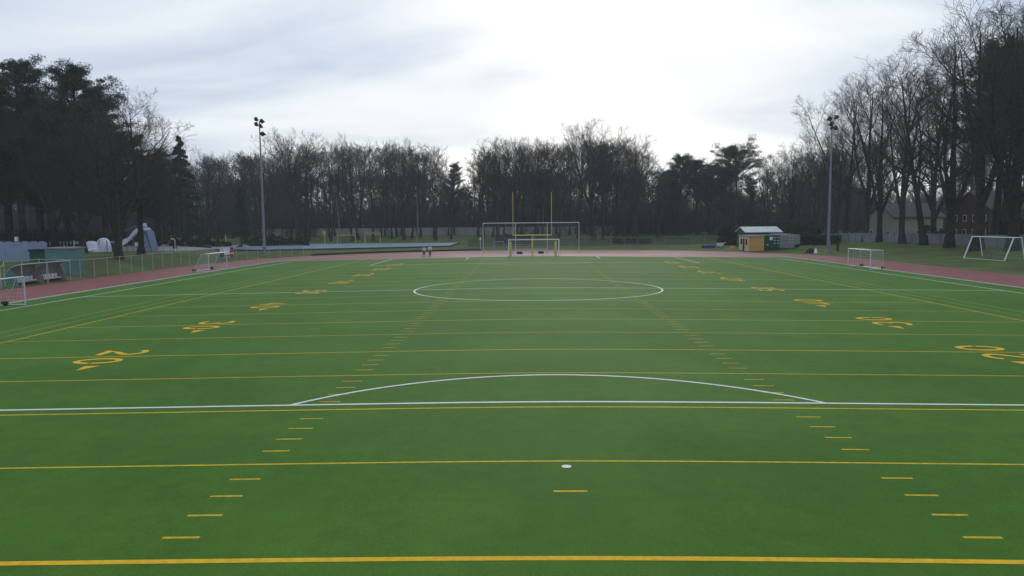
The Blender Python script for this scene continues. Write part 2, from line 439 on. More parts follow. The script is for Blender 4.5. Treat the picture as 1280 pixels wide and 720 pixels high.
for k, t in ((-4, '10'), (-3, '20'), (-2, '30'), (-1, '40'), (0, '50'), (1, '40'), (2, '30'), (3, '20'), (4, '10')):
    yl0 = k*10*YD
    for side in (-1, 1):
        mb = MB()
        for q, ch in enumerate(t):
            for st in DIG[ch]:
                x0 = -1.55 if q == 0 else .33
                # text x axis: along the line of yards, text y axis: towards the centre of the pitch
                def f(tx, ty, x0=x0, side=side, yl0=yl0): return (side*(17.95-ty*1.02), yl0 + side*(x0+tx))
                stroke(mb, st, .25, f, .007)
        if k:
            sgn = 1 if k > 0 else -1
            V = [(side*16.95, yl0+sgn*1.95), (side*16.35, yl0+sgn*1.95), (side*16.75, yl0+sgn*2.85)]
            mb.add([(x_, y_, gz(x_, y_)+.007) for x_, y_ in V], [(0, 1, 2)])
        tag(mb.build('yard_number', 'orange_paint'), kind='structure')

# ------------------------------------------------------------------ tree builder
class Tubes:
    def __init__(s): s.g = {}
    def add(s, pts, r0, r1, n): s.g.setdefault((len(pts), n), []).append((pts, r0, r1))
    def arrays(s):
        VV = []; FF = []; base = 0
        for (k, n), L in s.g.items():
            P = np.array([l[0] for l in L], float); m = len(L)
            r0 = np.array([l[1] for l in L]); r1 = np.array([l[2] for l in L])
            D = np.empty_like(P); D[:, 1:-1] = P[:, 2:]-P[:, :-2] if k > 2 else D[:, 1:-1]; D[:, 0] = P[:, 1]-P[:, 0]; D[:, -1] = P[:, -1]-P[:, -2]
            D /= np.linalg.norm(D, axis=2, keepdims=True)+1e-9
            ref = np.where((np.abs(D[..., 2:3]) < .9), np.array([0, 0, 1.]), np.array([1., 0, 0]))
            A = np.cross(D, ref); A /= np.linalg.norm(A, axis=2, keepdims=True)+1e-9; B = np.cross(D, A)
            t = np.linspace(0, 1, k)[None, :]; rr = (r0[:, None]*(1-t)+r1[:, None]*t)[..., None]
            rings = [P + rr*(A*math.cos(2*PI*j/n)+B*math.sin(2*PI*j/n)) for j in range(n)]
            V = np.stack(rings, 2)          # m,k,n,3
            VV.append(V.reshape(-1, 3))
            mi, ki, ni = np.meshgrid(np.arange(m), np.arange(k-1), np.arange(n), indexing='ij')
            a = base+(mi*k+ki)*n+ni; b = base+(mi*k+ki)*n+(ni+1) % n
            FF.append(np.stack([a, b, b+n, a+n], -1).reshape(-1, 4)); base += m*k*n
        return np.concatenate(VV), np.concatenate(FF)
def rot_about(d, ang, az):
    """unit vector at angle ang from d, azimuth az round it"""
    a = (d[1], -d[0], 0.0) if abs(d[2]) < .95 else (1.0, 0.0, 0.0)
    l = math.sqrt(a[0]**2+a[1]**2+a[2]**2); a = (a[0]/l, a[1]/l, a[2]/l)
    b = (d[1]*a[2]-d[2]*a[1], d[2]*a[0]-d[0]*a[2], d[0]*a[1]-d[1]*a[0])
    c, s_ = math.cos(ang), math.sin(ang); ca, sa = math.cos(az), math.sin(az)
    return tuple(d[i]*c + (a[i]*ca+b[i]*sa)*s_ for i in range(3))
def nrm(v):
    l = math.sqrt(v[0]**2+v[1]**2+v[2]**2); return (v[0]/l, v[1]/l, v[2]/l)
def grow(rng, p, d, L, k, wob, up):
    pts = [p]; sl_ = L/(k-1)
    for i in range(k-1):
        d = nrm((d[0]+rng.uniform(-wob, wob), d[1]+rng.uniform(-wob, wob), d[2]+rng.uniform(-wob, wob)*.7+up))
        p = (p[0]+d[0]*sl_, p[1]+d[1]*sl_, p[2]+d[2]*sl_); pts.append(p)
    return pts
def at_(pts, t):
    f = t*(len(pts)-1); i = min(int(f), len(pts)-2); u = f-i
    a, b = pts[i], pts[i+1]
    return tuple(a[j]+(b[j]-a[j])*u for j in range(3)), nrm(tuple(b[j]-a[j] for j in range(3)))
def bare_tree_arrays(seed, H=24., tf=.3, rad=.38, spread=.30, n=(16, 8, 6, 4), low=.5, top=.2, tw=.016, forks=0, droop=0.0, limb_ang=(70, 25)):
    rng = random.Random(seed); T = Tubes(); C = Tubes()
    stems = []
    tr = grow(rng, (0, 0, -.4), (rng.uniform(-.05, .05), rng.uniform(-.05, .05), 1), H*.74, 9, .06, .05)
    stems.append((tr, rad, rad*.12, tf, 1.0))
    T.add([(tr[0][0], tr[0][1], -.5), (tr[0][0], tr[0][1], .5), (tr[0][0], tr[0][1], 1.3)], rad*1.5, rad*.98, 9)
    for i in range(forks):
        t = rng.uniform(tf*.55, tf*1.2); p, d = at_(tr, t)
        nd = rot_about(d, R(rng.uniform(12, 24)), i*2*PI/forks+rng.uniform(-.5, .5))
        fk = grow(rng, p, nd, H*.78*(1-t)*rng.uniform(.8, .98), 8, .10, .10)
        stems.append((fk, rad*.62*(1-t*.5), rad*.08, .2, .75))
    for pts, r0, r1, t0, share in stems:
        T.add(pts, r0, r1, 8)
        nl = int(n[0]*share)
        for i in range(nl):
            f = (i+rng.random()*.8)/nl; t = t0+(.97-t0)*f
            p, d = at_(pts, t); rr = r0+(r1-r0)*t
            prof = low+(1-low)*math.sin(min(f*1.6, 1)*PI/2); prof *= 1-(1-top)*max(0, (f-.55)/.45)**1.5
            L1 = H*spread*prof*rng.uniform(.75, 1.15)*(1 if share == 1 else .8)
            ang = R(limb_ang[0]+(limb_ang[1]-limb_ang[0])*f + rng.uniform(-10, 10))
            nd = rot_about(d, ang, i*2.4+rng.uniform(-.5, .5))
            l1 = grow(rng, p, nd, L1, 7, .13, .10-droop); rl = min(rr*.55, .05+L1*.014)
            T.add(l1, rl, rl*.22, 5)
            for j in range(n[1]):
                t2 = .12+.86*(j+rng.random())/n[1]; p2, d2 = at_(l1, min(t2, .999)); L2 = L1*(.62-.34*t2)*rng.uniform(.7, 1.2)
                nd2 = rot_about(d2, R(rng.uniform(28, 55)), rng.uniform(0, 2*PI))
                l2 = grow(rng, p2, nd2, L2, 5, .2, .09-droop); r2 = max(rl*(1-t2*.7)*.45, tw*1.3)
                C.add(l2, r2, max(r2*.35, tw*.9), 4)
                for k in range(n[2]):
                    t3 = .15+.85*(k+rng.random())/n[2]; p3, d3 = at_(l2, min(t3, .999)); L3 = max(L2*(.62-.25*t3)*rng.uniform(.6, 1.2), .5)
                    nd3 = rot_about(d3, R(rng.uniform(25, 60)), rng.uniform(0, 2*PI))
                    l3 = grow(rng, p3, nd3, L3, 4, .2, .07-droop*1.5)
                    C.add(l3, tw*1.1, tw*.6, 3)
                    for q in range(n[3]):
                        t4 = .2+.8*(q+rng.random())/n[3]; p4, d4 = at_(l3, min(t4, .999)); L4 = L3*rng.uniform(.4, .75)
                        nd4 = rot_about(d4, R(rng.uniform(20, 55)), rng.uniform(0, 2*PI))
                        C.add(grow(rng, p4, nd4, L4, 3, .2, .05-droop*2), tw*.7, tw*.35, 3)
    (tv, tf_), (cv, cf) = T.arrays(), C.arrays()
    k = H/np.sort(cv[:, 2])[-max(20, len(cv)//400)]; tv *= k; cv *= k
    return (tv, tf_), (cv, cf)
def leaf_cloud(rs, centres, radii, per, size, flat=1.0, aspect=.45):
    """small leaf faces spread through blobs"""
    Cn = np.repeat(np.asarray(centres, float), per, 0); Rn = np.repeat(np.asarray(radii, float).reshape(-1, 1), per, 0)
    n = len(Cn); d = rs.normal(size=(n, 3)); d /= np.linalg.norm(d, axis=1, keepdims=True)
    P = Cn + d*Rn*(rs.random((n, 1))**.45)*np.array([1, 1, flat])
    a = rs.normal(size=(n, 3)); a /= np.linalg.norm(a, axis=1, keepdims=True)
    b = np.cross(a, rs.normal(size=(n, 3))); b /= np.linalg.norm(b, axis=1, keepdims=True)
    s_ = size*rs.uniform(.6, 1.3, (n, 1)); a = a*s_; b = b*s_*aspect
    V = np.stack([P-a-b, P+a-b*.6, P+a*1.2+b, P-a*.8+b], 1).reshape(-1, 3)
    F = np.arange(n*4).reshape(-1, 4)
    return V, F

def make_tree(name, label, cat, seed, trunk_m='bark', **kw):
    (tv, tf_), (cv, cf) = bare_tree_arrays(seed, **kw)
    t = thing(name, label, cat)
    ch = [np_obj('trunk', tv, tf_, trunk_m, t, True), np_obj('crown', cv, cf, 'twig', t)]
    return t, ch, kw.get('H', 24.)

def make_pine(seed, H=24., label='', spread=.2, clumps=60, cb=.35, name='pine_tree', layered=False, m='needle', per=95, fat=1.0, up=.06):
    rng = random.Random(seed); rs = np.random.RandomState(seed); T = Tubes()
    tr = grow(rng, (0, 0, -.4), (rng.uniform(-.06, .06), rng.uniform(-.06, .06), 1), H*.95, 9, .04, .05)
    T.add(tr, H*.016, H*.004, 8); C = []; Rr = []
    lay = [cb+(1-cb)*i/5 for i in range(6)]
    for i in range(clumps):
        f = (i+rng.random())/clumps
        t = cb+(.99-cb)*f
        if layered: t = lay[rng.randrange(6)]*.97+rng.uniform(-.012, .012)
        ff = (t-cb)/(1-cb)
        p, d = at_(tr, min(t, .995)); L = H*spread*(math.sin((.25+.75*ff)*PI)**.6+.25)*rng.uniform(.45, 1.1)
        if layered: L = H*spread*(1.15-.75*ff)*rng.uniform(.5, 1.1)
        nd = rot_about(d, R(rng.uniform(65, 95) if layered else rng.uniform(40, 85)), rng.uniform(0, 2*PI))
        l1 = grow(rng, p, nd, L, 5, .12, .03 if layered else up); T.add(l1, .06+L*.01, .03, 4)
        for q in (.35, .5, .68, .84, 1.0):
            pp, _ = at_(l1, min(q, .999)); C.append((pp[0]+rng.uniform(-.4, .4), pp[1]+rng.uniform(-.4, .4), pp[2]+rng.uniform(0, .4))); Rr.append(rng.uniform(.45, .95)*H/24*fat)
    tv, tf_ = T.arrays(); cv, cf = leaf_cloud(rs, C, Rr, per, .12*H/24, .35 if layered else .6, .22)
    t = thing(name, label, 'tree')
    ch = [np_obj('trunk', tv, tf_, 'bark', t, True), np_obj('crown', cv, cf, m, t)]
    return t, ch, H
def make_spruce(seed, H, label, w=.2, name='spruce_tree'):
    rng = random.Random(seed); rs = np.random.RandomState(seed); T = Tubes()
    T.add(grow(rng, (0, 0, -.3), (0, 0, 1), H*.98, 6, .01, .05), H*.014, .02, 7)
    C = []; Rr = []
    for i in range(int(H*9)-1):
        f = ((i+rng.random())/(H*9))**.62; z = H*(.04+.94*f); L = H*w*(1-f)**.85*rng.uniform(.75, 1.1)+.2; a = rng.uniform(0, 2*PI)
        pts = [(0, 0, z), (math.cos(a)*L*.5, math.sin(a)*L*.5, z-.02*L), (math.cos(a)*L, math.sin(a)*L, z-.22*L)]
        T.add(pts, .04, .015, 3)
        for q in (.4, .7, .95): C.append((math.cos(a)*L*q, math.sin(a)*L*q, z-.2*L*q)); Rr.append(.12+.26*L*(1.15-q))
    tv, tf_ = T.arrays(); cv, cf = leaf_cloud(rs, C, Rr, 40, .14, .5, .35)
    t = thing(name, label, 'tree')
    return t, [np_obj('trunk', tv, tf_, 'bark', t, True), np_obj('crown', cv, cf, 'spruce', t)], H

def px(X, Y):       # bearing of a ground point, expressed on the scale of the picture (for the skyline profile)
    u = X+.7576; v = Y+56.347
    return 659+945.8*u/v
SKY = [(-900, 150), (-200, 160), (120, 195), (240, 195), (300, 188), (340, 188), (372, 166), (405, 186), (440, 170), (470, 174), (500, 177), (545, 180), (562, 205), (575, 208), (592, 180),
       (650, 175), (700, 174), (735, 165), (770, 172), (800, 182), (822, 212), (850, 208), (885, 216), (915, 212), (945, 214), (965, 193), (1000, 185), (1040, 180), (1100, 170), (1300, 160), (2200, 140)]
def sky_y(u):
    for (a, ya), (b, yb) in zip(SKY[:-1], SKY[1:]):
        if a <= u <= b: return ya+(yb-ya)*(u-a)/(b-a)
    return 170
def hor(u): return 277.8-(u-659)*.0087
def h_for(X, Y, ytop):      # height that reaches elevation ytop
    return (hor(px(X, Y))-ytop)*(Y+56.3)/945.8*1.0 + 4.9 - gz(X, Y)

# prototypes for the wood (made once, then copied with shared meshes)
WOOD = []
specs = [dict(H=24, tf=.50, rad=.24, spread=.23, n=(11, 6, 5, 3), low=.6, top=.5, limb_ang=(52, 30)),
         dict(H=24, tf=.45, rad=.27, spread=.23, n=(11, 6, 5, 3), low=.7, top=.5, limb_ang=(58, 30), forks=1),
         dict(H=24, tf=.55, rad=.22, spread=.21, n=(10, 6, 5, 3), low=.6, top=.5, limb_ang=(50, 28)),
         dict(H=24, tf=.40, rad=.28, spread=.23, n=(9, 6, 5, 3), low=.7, top=.55, forks=2, limb_ang=(52, 28)),
         dict(H=24, tf=.46, rad=.24, spread=.23, n=(10, 6, 5, 3), low=.7, top=.5, forks=1, limb_ang=(52, 26)),
         dict(H=24, tf=.36, rad=.26, spread=.21, n=(12, 7, 5, 3), low=.8, top=.5, limb_ang=(60, 30))]
WL = 'slender bare grey tree of the wood beyond the far grass'
WG = 'bare trees of the wood beyond the far grass'
for i, sp_ in enumerate(specs):
    t, ch, H = make_tree('bare_tree', WL, 'tree', 100+i, trunk_m='bark' if i % 2 else 'bark_green', tw=.018, **sp_)
    WOOD.append([t, ch, H, False])
def place(proto, X, Y, height, label=None, group=None, rz=None, rng=random, wide=1.0, dz=0):
    t, ch, H, used = proto
    s_ = height/H; rz = rng.uniform(0, 2*PI) if rz is None else rz
    z = gz(X, Y)+dz
    if not used:
        proto[3] = True; o = t; o.location = (X, Y, z); o.rotation_euler = (0, 0, rz); o.scale = (s_*wide, s_*wide, s_)
        if label: o['label'] = label
        if group: o['group'] = group
        return o
    return copy_thing(t, (X, Y, z), rz, (s_*wide, s_*wide, s_), label, group, ch)
rng = random.Random(7)
cnt = 0
FRONT = []
SECT = [('slender bare tree deep in the wood left of the left floodlight mast', 'deep wood left of the left mast'),
        ('slender bare tree deep in the wood behind the blue pool', 'deep wood behind the pool'),
        ('slender bare tree deep in the wood behind the far goals', 'deep wood behind the far goals'),
        ('slender bare tree deep in the wood right of the catch frame', 'deep wood right of the catch frame')]
LAND = [(110, 'teal kiosk'), (217, 'white lamp post by the pool'), (280, 'single yellow post'), (330, 'left floodlight mast'), (405, 'yellow post with the board'), (433, 'lower small yellow goal'), (466, 'taller small yellow goal'),
        (527, 'two walkers'), (600, 'thin marker pole'), (641, 'left yellow upright'), (690, 'right yellow upright'), (722, 'right end of the catch frame'), (884, 'dark blue crash mat'),
        (940, 'ochre hut'), (985, 'grey container'), (1035, 'right floodlight mast'), (1150, 'large white training goal')]
ORD = ['first', 'second', 'third', 'fourth', 'fifth', 'sixth', 'seventh', 'eighth', 'ninth', 'tenth', 'eleventh', 'twelfth', 'thirteenth', 'fourteenth']
for row, Y0 in enumerate((153, 161, 169, 180, 192, 206)):
    half0, half1 = (-.80*(Y0+56), .62*(Y0+56))
    step = 5.6+row*.5; X = half0+rng.uniform(0, 5)
    while X < half1:
        x_ = X+rng.uniform(-2, 2); y_ = Y0+rng.uniform(-4, 4)
        X += step
        u = px(x_, y_)
        if abs(u-575) < 9 and row < 5 and rng.random() < .7: continue
        if row == 0 and (u < 380 or u > 830) and rng.random() < .4: continue
        if u > 1045 and rng.random() < .6: continue
        if u > 960: y_ -= 12
        yt = sky_y(u)+rng.uniform(0, 14)*(1 if rng.random() < .8 else 2.0)
        hh = max(h_for(x_, y_, yt), 11)
        o = place(rng.choice(WOOD), x_, y_, hh, WL, WG, rng=rng, wide=rng.uniform(.85, 1.2)*min(1.15, 26/hh)); cnt += 1
        if row == 0 and -20 < px(x_, y_) < 1300: FRONT.append((px(x_, y_), o))
        else: o['label'], o['group'] = SECT[0 if u < 330 else 1 if u < 600 else 2 if u < 760 else 3]
FRONT.sort(key=lambda q: q[0]); bucket = {}
for u, o in FRONT:
    l = min(LAND, key=lambda q: abs(q[0]-u)); bucket.setdefault((l, u < l[0]), []).append((abs(u-l[0]), o))
for (l, left), L in bucket.items():
    for k, (_, o) in enumerate(sorted(L, key=lambda q: q[0])):
        o['label'] = '%s front trunk of the wood %s of the %s' % (ORD[k], 'left' if left else 'right', l[1]); o['group'] = 'front edge trees of the far wood'
print('wood trees', cnt)

# undergrowth and the far back of the wood, which read as one mass
def merge(parts):
    VV = []; FF = []; b = 0
    for V, F in parts: VV.append(V); FF.append(F+b); b += len(V)
    return np.concatenate(VV), np.concatenate(FF)
rs = np.random.RandomState(3)
units = []
for s_ in range(4):
    r_ = random.Random(500+s_); T = Tubes()
    for i in range(26):
        a = r_.uniform(0, 2*PI); d = nrm((math.cos(a)*.5, math.sin(a)*.5, 1)); p = (r_.uniform(-1.2, 1.2), r_.uniform(-1.2, 1.2), -.2)
        l1 = grow(r_, p, d, r_.uniform(2.5, 6.0), 4, .25, .05); T.add(l1, .035, .015, 3)
        for j in range(10):
            p2, d2 = at_(l1, r_.uniform(.2, .99)); l2 = grow(r_, p2, rot_about(d2, R(r_.uniform(25, 60)), r_.uniform(0, 6.28)), r_.uniform(.6, 1.8), 3, .25, .05)
            T.add(l2, .02, .012, 3)
    units.append(T.arrays())
parts = []
for i in range(520):
    y_ = rng.uniform(157, 235); x_ = rng.uniform(-.85, .72)*(y_+56); u = px(x_, y_)
    if y_ < 172 and 385 < u < 720: continue
    V, F = units[i % 4]; s_ = rng.uniform(.6, 1.5)*(1.1+ (y_-157)/90); a = rng.uniform(0, 6.28)
    c, sn = math.cos(a), math.sin(a)
    V2 = np.stack([(V[:, 0]*c-V[:, 1]*sn)*s_*1.5+x_, (V[:, 0]*sn+V[:, 1]*c)*s_*1.5+y_, V[:, 2]*s_+gz(x_, y_)], 1); parts.append((V2, F))
V, F = merge(parts)
tag(np_obj('woodland_undergrowth', V, F, 'brush'), 'grey brown leafless undergrowth filling the wood between the trunks', 'undergrowth', kind='stuff')
(ta, tb), (ca, cb_) = bare_tree_arrays(901, H=24, tf=.06, rad=.34, spread=.26, n=(18, 7, 5, 2), low=.9, top=.6, tw=.055)
(tc_, td), (cc, cd) = bare_tree_arrays(902, H=24, tf=.08, rad=.30, spread=.24, n=(18, 7, 5, 2), low=.9, top=.6, tw=.055)
parts = []
for i in range(250):
    y_ = rng.uniform(205, 285); x_ = rng.uniform(-.85, .75)*(y_+56); u = px(x_, y_)
    yt = max(sky_y(u)+26, 207)+rng.uniform(0, 18)+(22 if u > 1050 else 0); hh = h_for(x_, y_, yt)
    a = rng.uniform(0, 6.28); c, sn = math.cos(a), math.sin(a); s_ = hh/24
    for V, F in (((ta, tb), (ca, cb_)) if i % 2 else ((tc_, td), (cc, cd))):
        V2 = np.stack([(V[:, 0]*c-V[:, 1]*sn)*s_*1.2+x_, (V[:, 0]*sn+V[:, 1]*c)*s_*1.2+y_, V[:, 2]*s_+gz(x_, y_)], 1); parts.append((V2, F))
V, F = merge(parts)
tag(np_obj('distant_wood', V, F, 'brush'), 'dim grey depth of the wood behind the nearer trees', 'wood', kind='stuff')

# single trees of the wood that stand out
BIG = []
for i, kw in enumerate((dict(H=28, tf=.32, rad=.44, spread=.30, n=(13, 8, 6, 4), low=.65, top=.6, forks=2, limb_ang=(60, 35)),
                        dict(H=28, tf=.28, rad=.40, spread=.27, n=(11, 8, 6, 4), low=.75, top=.6, forks=3, limb_ang=(60, 32)),
                        dict(H=30, tf=.26, rad=.44, spread=.25, n=(12, 8, 6, 4), low=.75, top=.6, forks=2, limb_ang=(58, 34)),
                        dict(H=30, tf=.30, rad=.40, spread=.25, n=(14, 8, 6, 4), low=.75, top=.6, forks=1, limb_ang=(60, 34)),
                        dict(H=30, tf=.24, rad=.46, spread=.25, n=(11, 8, 6, 4), low=.8, top=.6, forks=3, limb_ang=(58, 32)))):
    t, ch, H = make_tree('bare_tree', 'tall leafless tree', 'tree', 300+i, trunk_m='bark', tw=.013, **kw); BIG.append([t, ch, H, False])
def bx_(u, Y): return (u-659)/945.8*(Y+56.347)-.7576
def big(i, u, Y, ytop, label, group=None, wide=1.0, X=None, rz=None, name=None):
    X = bx_(u, Y) if X is None else X
    o = place(BIG[i], X, Y, h_for(X, Y, ytop), label, group, rng=rng, wide=wide, rz=rz)
    return o
big(0, 742, 148, 152, 'tallest bare tree of the far wood, rising to the right of the yellow uprights')
big(1, 795, 149, 170, 'wide bare tree right of the tallest tree, its crown thinning to the right')
big(0, 372, 146, 163, 'round crowned bare tree just right of the floodlight mast by the pool', wide=1.1)
big(3, 440, 150, 168, 'narrow tall bare tree above the two small yellow goals', wide=.8)
big(1, 505, 152, 176, 'rounded bare tree of the far wood straight behind the two walkers', wide=1.0)
big(0, 622, 150, 172, 'bushy bare tree behind the left half of the big ball catch frame', wide=1.1)
big(1, 672, 152, 173, 'bare tree with low forks behind the middle of the goal post', wide=1.0)
big(1, 985, 118, 182, 'airy bare tree behind the containers, left of the right floodlight mast', wide=.95)
big(0, 958, 128, 195, 'smaller bare tree behind the hut with the pale roof', wide=.8)
# pale stemmed birches
(tv, tf_), (cv, cf) = bare_tree_arrays(411, H=20, tf=.45, rad=.2, spread=.16, n=(12, 6, 5, 3), tw=.02, droop=.03)
for u, Y, h, lab in ((424, 148, 13, 'pale stemmed birch standing behind the left small yellow goal'), (521, 147, 14, 'pale stemmed leaning birch standing behind the two walkers')):
    t = thing('birch_tree', lab, 'tree', (bx_(u, Y), Y, gz(bx_(u, Y), Y)), rng.uniform(0, 6)); t.scale = (h/20,)*3
    np_obj('trunk', tv, tf_, 'birch', t, True); np_obj('crown', cv, cf, 'twig', t)

# evergreens
PINE = []
t, ch, H = make_pine(21, 24, '', .20, 80, .45, per=130, fat=1.15); PINE.append([t, ch, H, False])
t, ch, H = make_pine(22, 24, '', .17, 80, .30); PINE.append([t, ch, H, False])
t, ch, H = make_pine(24, 24, '', .27, 60, .66, name='cedar_tree', per=170, fat=1.5, up=-.03); CED = [t, ch, H, False]
t, ch, H = make_pine(23, 26, '', .30, 90, .42, name='cedar_tree', layered=True); PINE.append([t, ch, H, False])
def pine(i, u, Y, ytop, label, group=None, wide=1.0):
    X = bx_(u, Y); return place(PINE[i], X, Y, h_for(X, Y, ytop)*1.04, label, group, rng=rng, wide=wide)
pine(0, 848, 155, 197, 'dark pine with a rounded top at the gap in the far wood', wide=1.1)
X = bx_(916, 150); place(CED, X, 150, h_for(X, 150, 184), 'flat topped dark cedar rising behind the ochre hut', rng=rng, wide=1.0)
pine(0, 886, 160, 208, 'dark pine between the cedar and the round topped pine', wide=1.2)
pine(0, 870, 158, 203, 'broad dark pine left of the cedar', wide=1.5)
pine(1, 830, 160, 214, 'low dark pine under the gap right of the tallest trees', wide=1.6)
pine(1, 905, 163, 210, 'dark pine half hidden behind the cedar', wide=1.6)
pine(0, 755, 160, 184, 'dark pine tucked behind the tallest bare tree', wide=.8)
pine(1, 568, 168, 205, 'dark evergreen in the dip of the skyline', wide=.9)
pine(1, 935, 142, 222, 'low dark evergreen just right of the cedar', wide=1.1)
# conifers on the left
pine(0, 100, 62, 90, 'tall dark pine with a broad tufted top behind the left bare trees', wide=1.15)
pine(1, 22, 58, 76, 'tallest dark pine at the left edge of the picture', wide=1.2)
pine(1, -25, 50, 84, 'dark pine cut by the left edge of the picture', wide=1.5)
pine(0, 60, 70, 128, 'dark pine in the dip between the two tallest left pines', wide=1.3)
pine(1, 128, 74, 112, 'dark pine behind the leaning bare tree on the left', wide=1.2)
pine(0, -75, 60, 90, 'dark pine beyond the left edge of the picture', wide=1.5)
pine(1, 5, 75, 120, 'lower dark pine behind the pale blue board wall', wide=1.7)
pine(1, 80, 80, 135, 'lower dark pine behind the teal kiosk', wide=1.8)
pine(1, 45, 84, 140, 'low dark pine behind the dark green shed', wide=1.8)
pine(1, 150, 92, 165, 'low dark pine behind the water slide', wide=1.8)
pine(1, 195, 100, 190, 'low dark pine right of the water slide', wide=1.7)
t, ch, H = make_spruce(31, 14, 'slim dark spruce with a thin top right of the left bare trees', .30)
X, Y = bx_(226, 92), 92; t.location = (X, Y, gz(X, Y)); t.scale = (1.25, 1.25, h_for(X, Y, 168)/14)
t, ch, H = make_spruce(32, 12.5, 'dense dark green cone shaped spruce beyond the pool', .23)
X, Y = bx_(300, 112), 112; t.location = (X, Y, gz(X, Y)); t.scale = (1.0, 1.0, h_for(X, Y, 234)/12.5)

# near bare trees, left
big(2, 60, 34, 118, 'thick trunked bare tree beside the dark green shed', wide=1.25)
big(4, 143, 38, 116, 'thick trunked many stemmed bare tree in front of the water slide', wide=1.35)
big(2, 172, 46, 112, 'spreading bare tree with a fine rounded crown above the water slide', wide=1.15)
big(4, 98, 50, 125, 'bare tree between the two thick trunked trees on the left', wide=1.3)
big(3, 215, 76, 188, 'low broad bare tree left of the pool', wide=1.1)
big(1, 258, 122, 190, 'low bare tree behind the left end of the pool', wide=1.2)
big(0, 205, 100, 180, 'broad bare tree behind the white lamp by the pool', wide=1.2)
big(1, 330, 136, 190, 'bare tree behind the left floodlight mast', wide=1.1)
# avenue on the right
RT = 'bare limes in the row along the right fence'
for i, u, Y, yt, wd, lab in ((0, 1040, 112, 150, .75, 'first and lowest bare tree of the right hand row, behind the floodlight mast'),
        (3, 1052, 106, 104, .85, 'bare tree of the right hand row just right of the floodlight mast'),
        (2, 1077, 94, 90, .9, 'bare tree of the right hand row left of the small right goal'),
        (4, 1094, 88, 88, .8, 'bare tree of the right hand row straight behind the small right goal'),
        (2, 1122, 78, 82, .9, 'dark stemmed bare tree of the right hand row before the cream house'),
        (3, 1149, 70, 60, .95, 'bare tree of the right hand row with two leaning stems'),
        (4, 1180, 60, 30, 1.0, 'tall bare tree of the right hand row, left of the brick house'),
        (2, 1214, 51, 5, 1.1, 'thickest trunk of the right hand row, behind the left post of the large goal'),
        (4, 1257, 46, -10, 1.1, 'bare tree of the right hand row behind the large goal'),
        (3, 1300, 42, -20, 1.1, 'bare tree at the right edge, its crown reaching into the picture')):
    big(i, u, Y, yt, lab, RT, wide=wd*1.15)
for i, u, Y, yt, lab in ((4, 1160, 98, 75, 'bare tree behind the row, right of the cream house'), (3, 1238, 78, 30, 'bare tree behind the row, in front of the brick house'),
        (1, 1018, 124, 172, 'low bare tree left of the right floodlight mast'), (2, 1310, 70, 10, 'bare tree behind the row at the right edge of the picture')):
    big(i, u, Y, yt, lab, 'bare trees behind the right hand row')
pine(0, 1234, 66, 62, 'dark evergreen seen through the bare right hand trees', wide=1.2)
pine(1, 1290, 60, 74, 'dark evergreen at the right edge behind the bare trees', wide=1.4)

# hedges and bushes
def bush(name, label, X, Y, w, d, h, group=None, leaf=.16, seed=0, per=70, cat='bush', dz=0):
    r_ = random.Random(seed); rs_ = np.random.RandomState(seed); n = max(8, int(w*d*h*.9))
    C = [(r_.uniform(-w/2, w/2), r_.uniform(-d/2, d/2), r_.uniform(.1, 1)*h*(.85+.15*math.sin(r_.random()*6))-.3) for _ in range(n)]
    V, F = leaf_cloud(rs_, C, [r_.uniform(.45, .8)]*n, per, leaf, .9, .6)
    t = thing(name, label, cat, (X, Y, gz(X, Y)+dz), 0, group)
    np_obj('foliage', V, F, 'hedge', t)
    T = Tubes()
    for i in range(8): T.add(grow(r_, (r_.uniform(-w/3, w/3), r_.uniform(-d/3, d/3), -.2), (0, 0, 1), h*.9, 3, .2, 0), .04, .02, 4)
    tv, tf_ = T.arrays(); np_obj('stem', tv, tf_, 'bark', t); return t
for k, (u, Y, w, d, h, lab) in enumerate(((196, 118, 9, 3, 2.6, 'dark clipped hedge behind the white lamp post'), (236, 118, 9, 3, 2.7, 'dark hedge left of the cone shaped spruce, beyond the pool wall'),
        (268, 120, 6, 3, 1.8, 'low dark hedge at the left foot of the cone shaped spruce'), (330, 122, 7, 3, 3.2, 'dark round evergreen bush right of the cone shaped spruce'),
        (365, 124, 7, 3, 2.6, 'dark bush behind the pair of yellow posts'), (160, 112, 9, 4, 3.5, 'dark evergreen thicket behind the water slide'),
        (120, 100, 9, 4, 4.0, 'dark evergreen thicket between the left trunks'), (60, 90, 10, 4, 4.5, 'dark evergreen thicket above the dark palisade'),
        (1010, 92, 6, 3, 2.6, 'dark green bush right of the grey container'), (1030, 96, 5, 3, 2.4, 'dark green bush behind the foot of the right floodlight mast'),
        (940, 100, 14, 4, 4.6, 'brownish dark thicket behind the pale roofed shed'), (985, 102, 12, 4, 4.8, 'dark thicket behind the grey container'),
        (1262, 68, 7, 3, 4.5, 'dark evergreen bush behind the large goal at the right edge'), (1160, 86, 5, 2, 3.0, 'small dark bush behind the right fence before the cream house'),
        (790, 128, 9, 3, 1.6, 'low dark bush beyond the dark mesh fence'), (640, 134, 8, 3, 2.5, 'dark bush seen through the big ball catch frame'))):
    bush('evergreen_bush', lab, bx_(u, Y), Y, w, d, h, 'evergreen hedges and bushes round the ground', seed=40+k, leaf=.2)

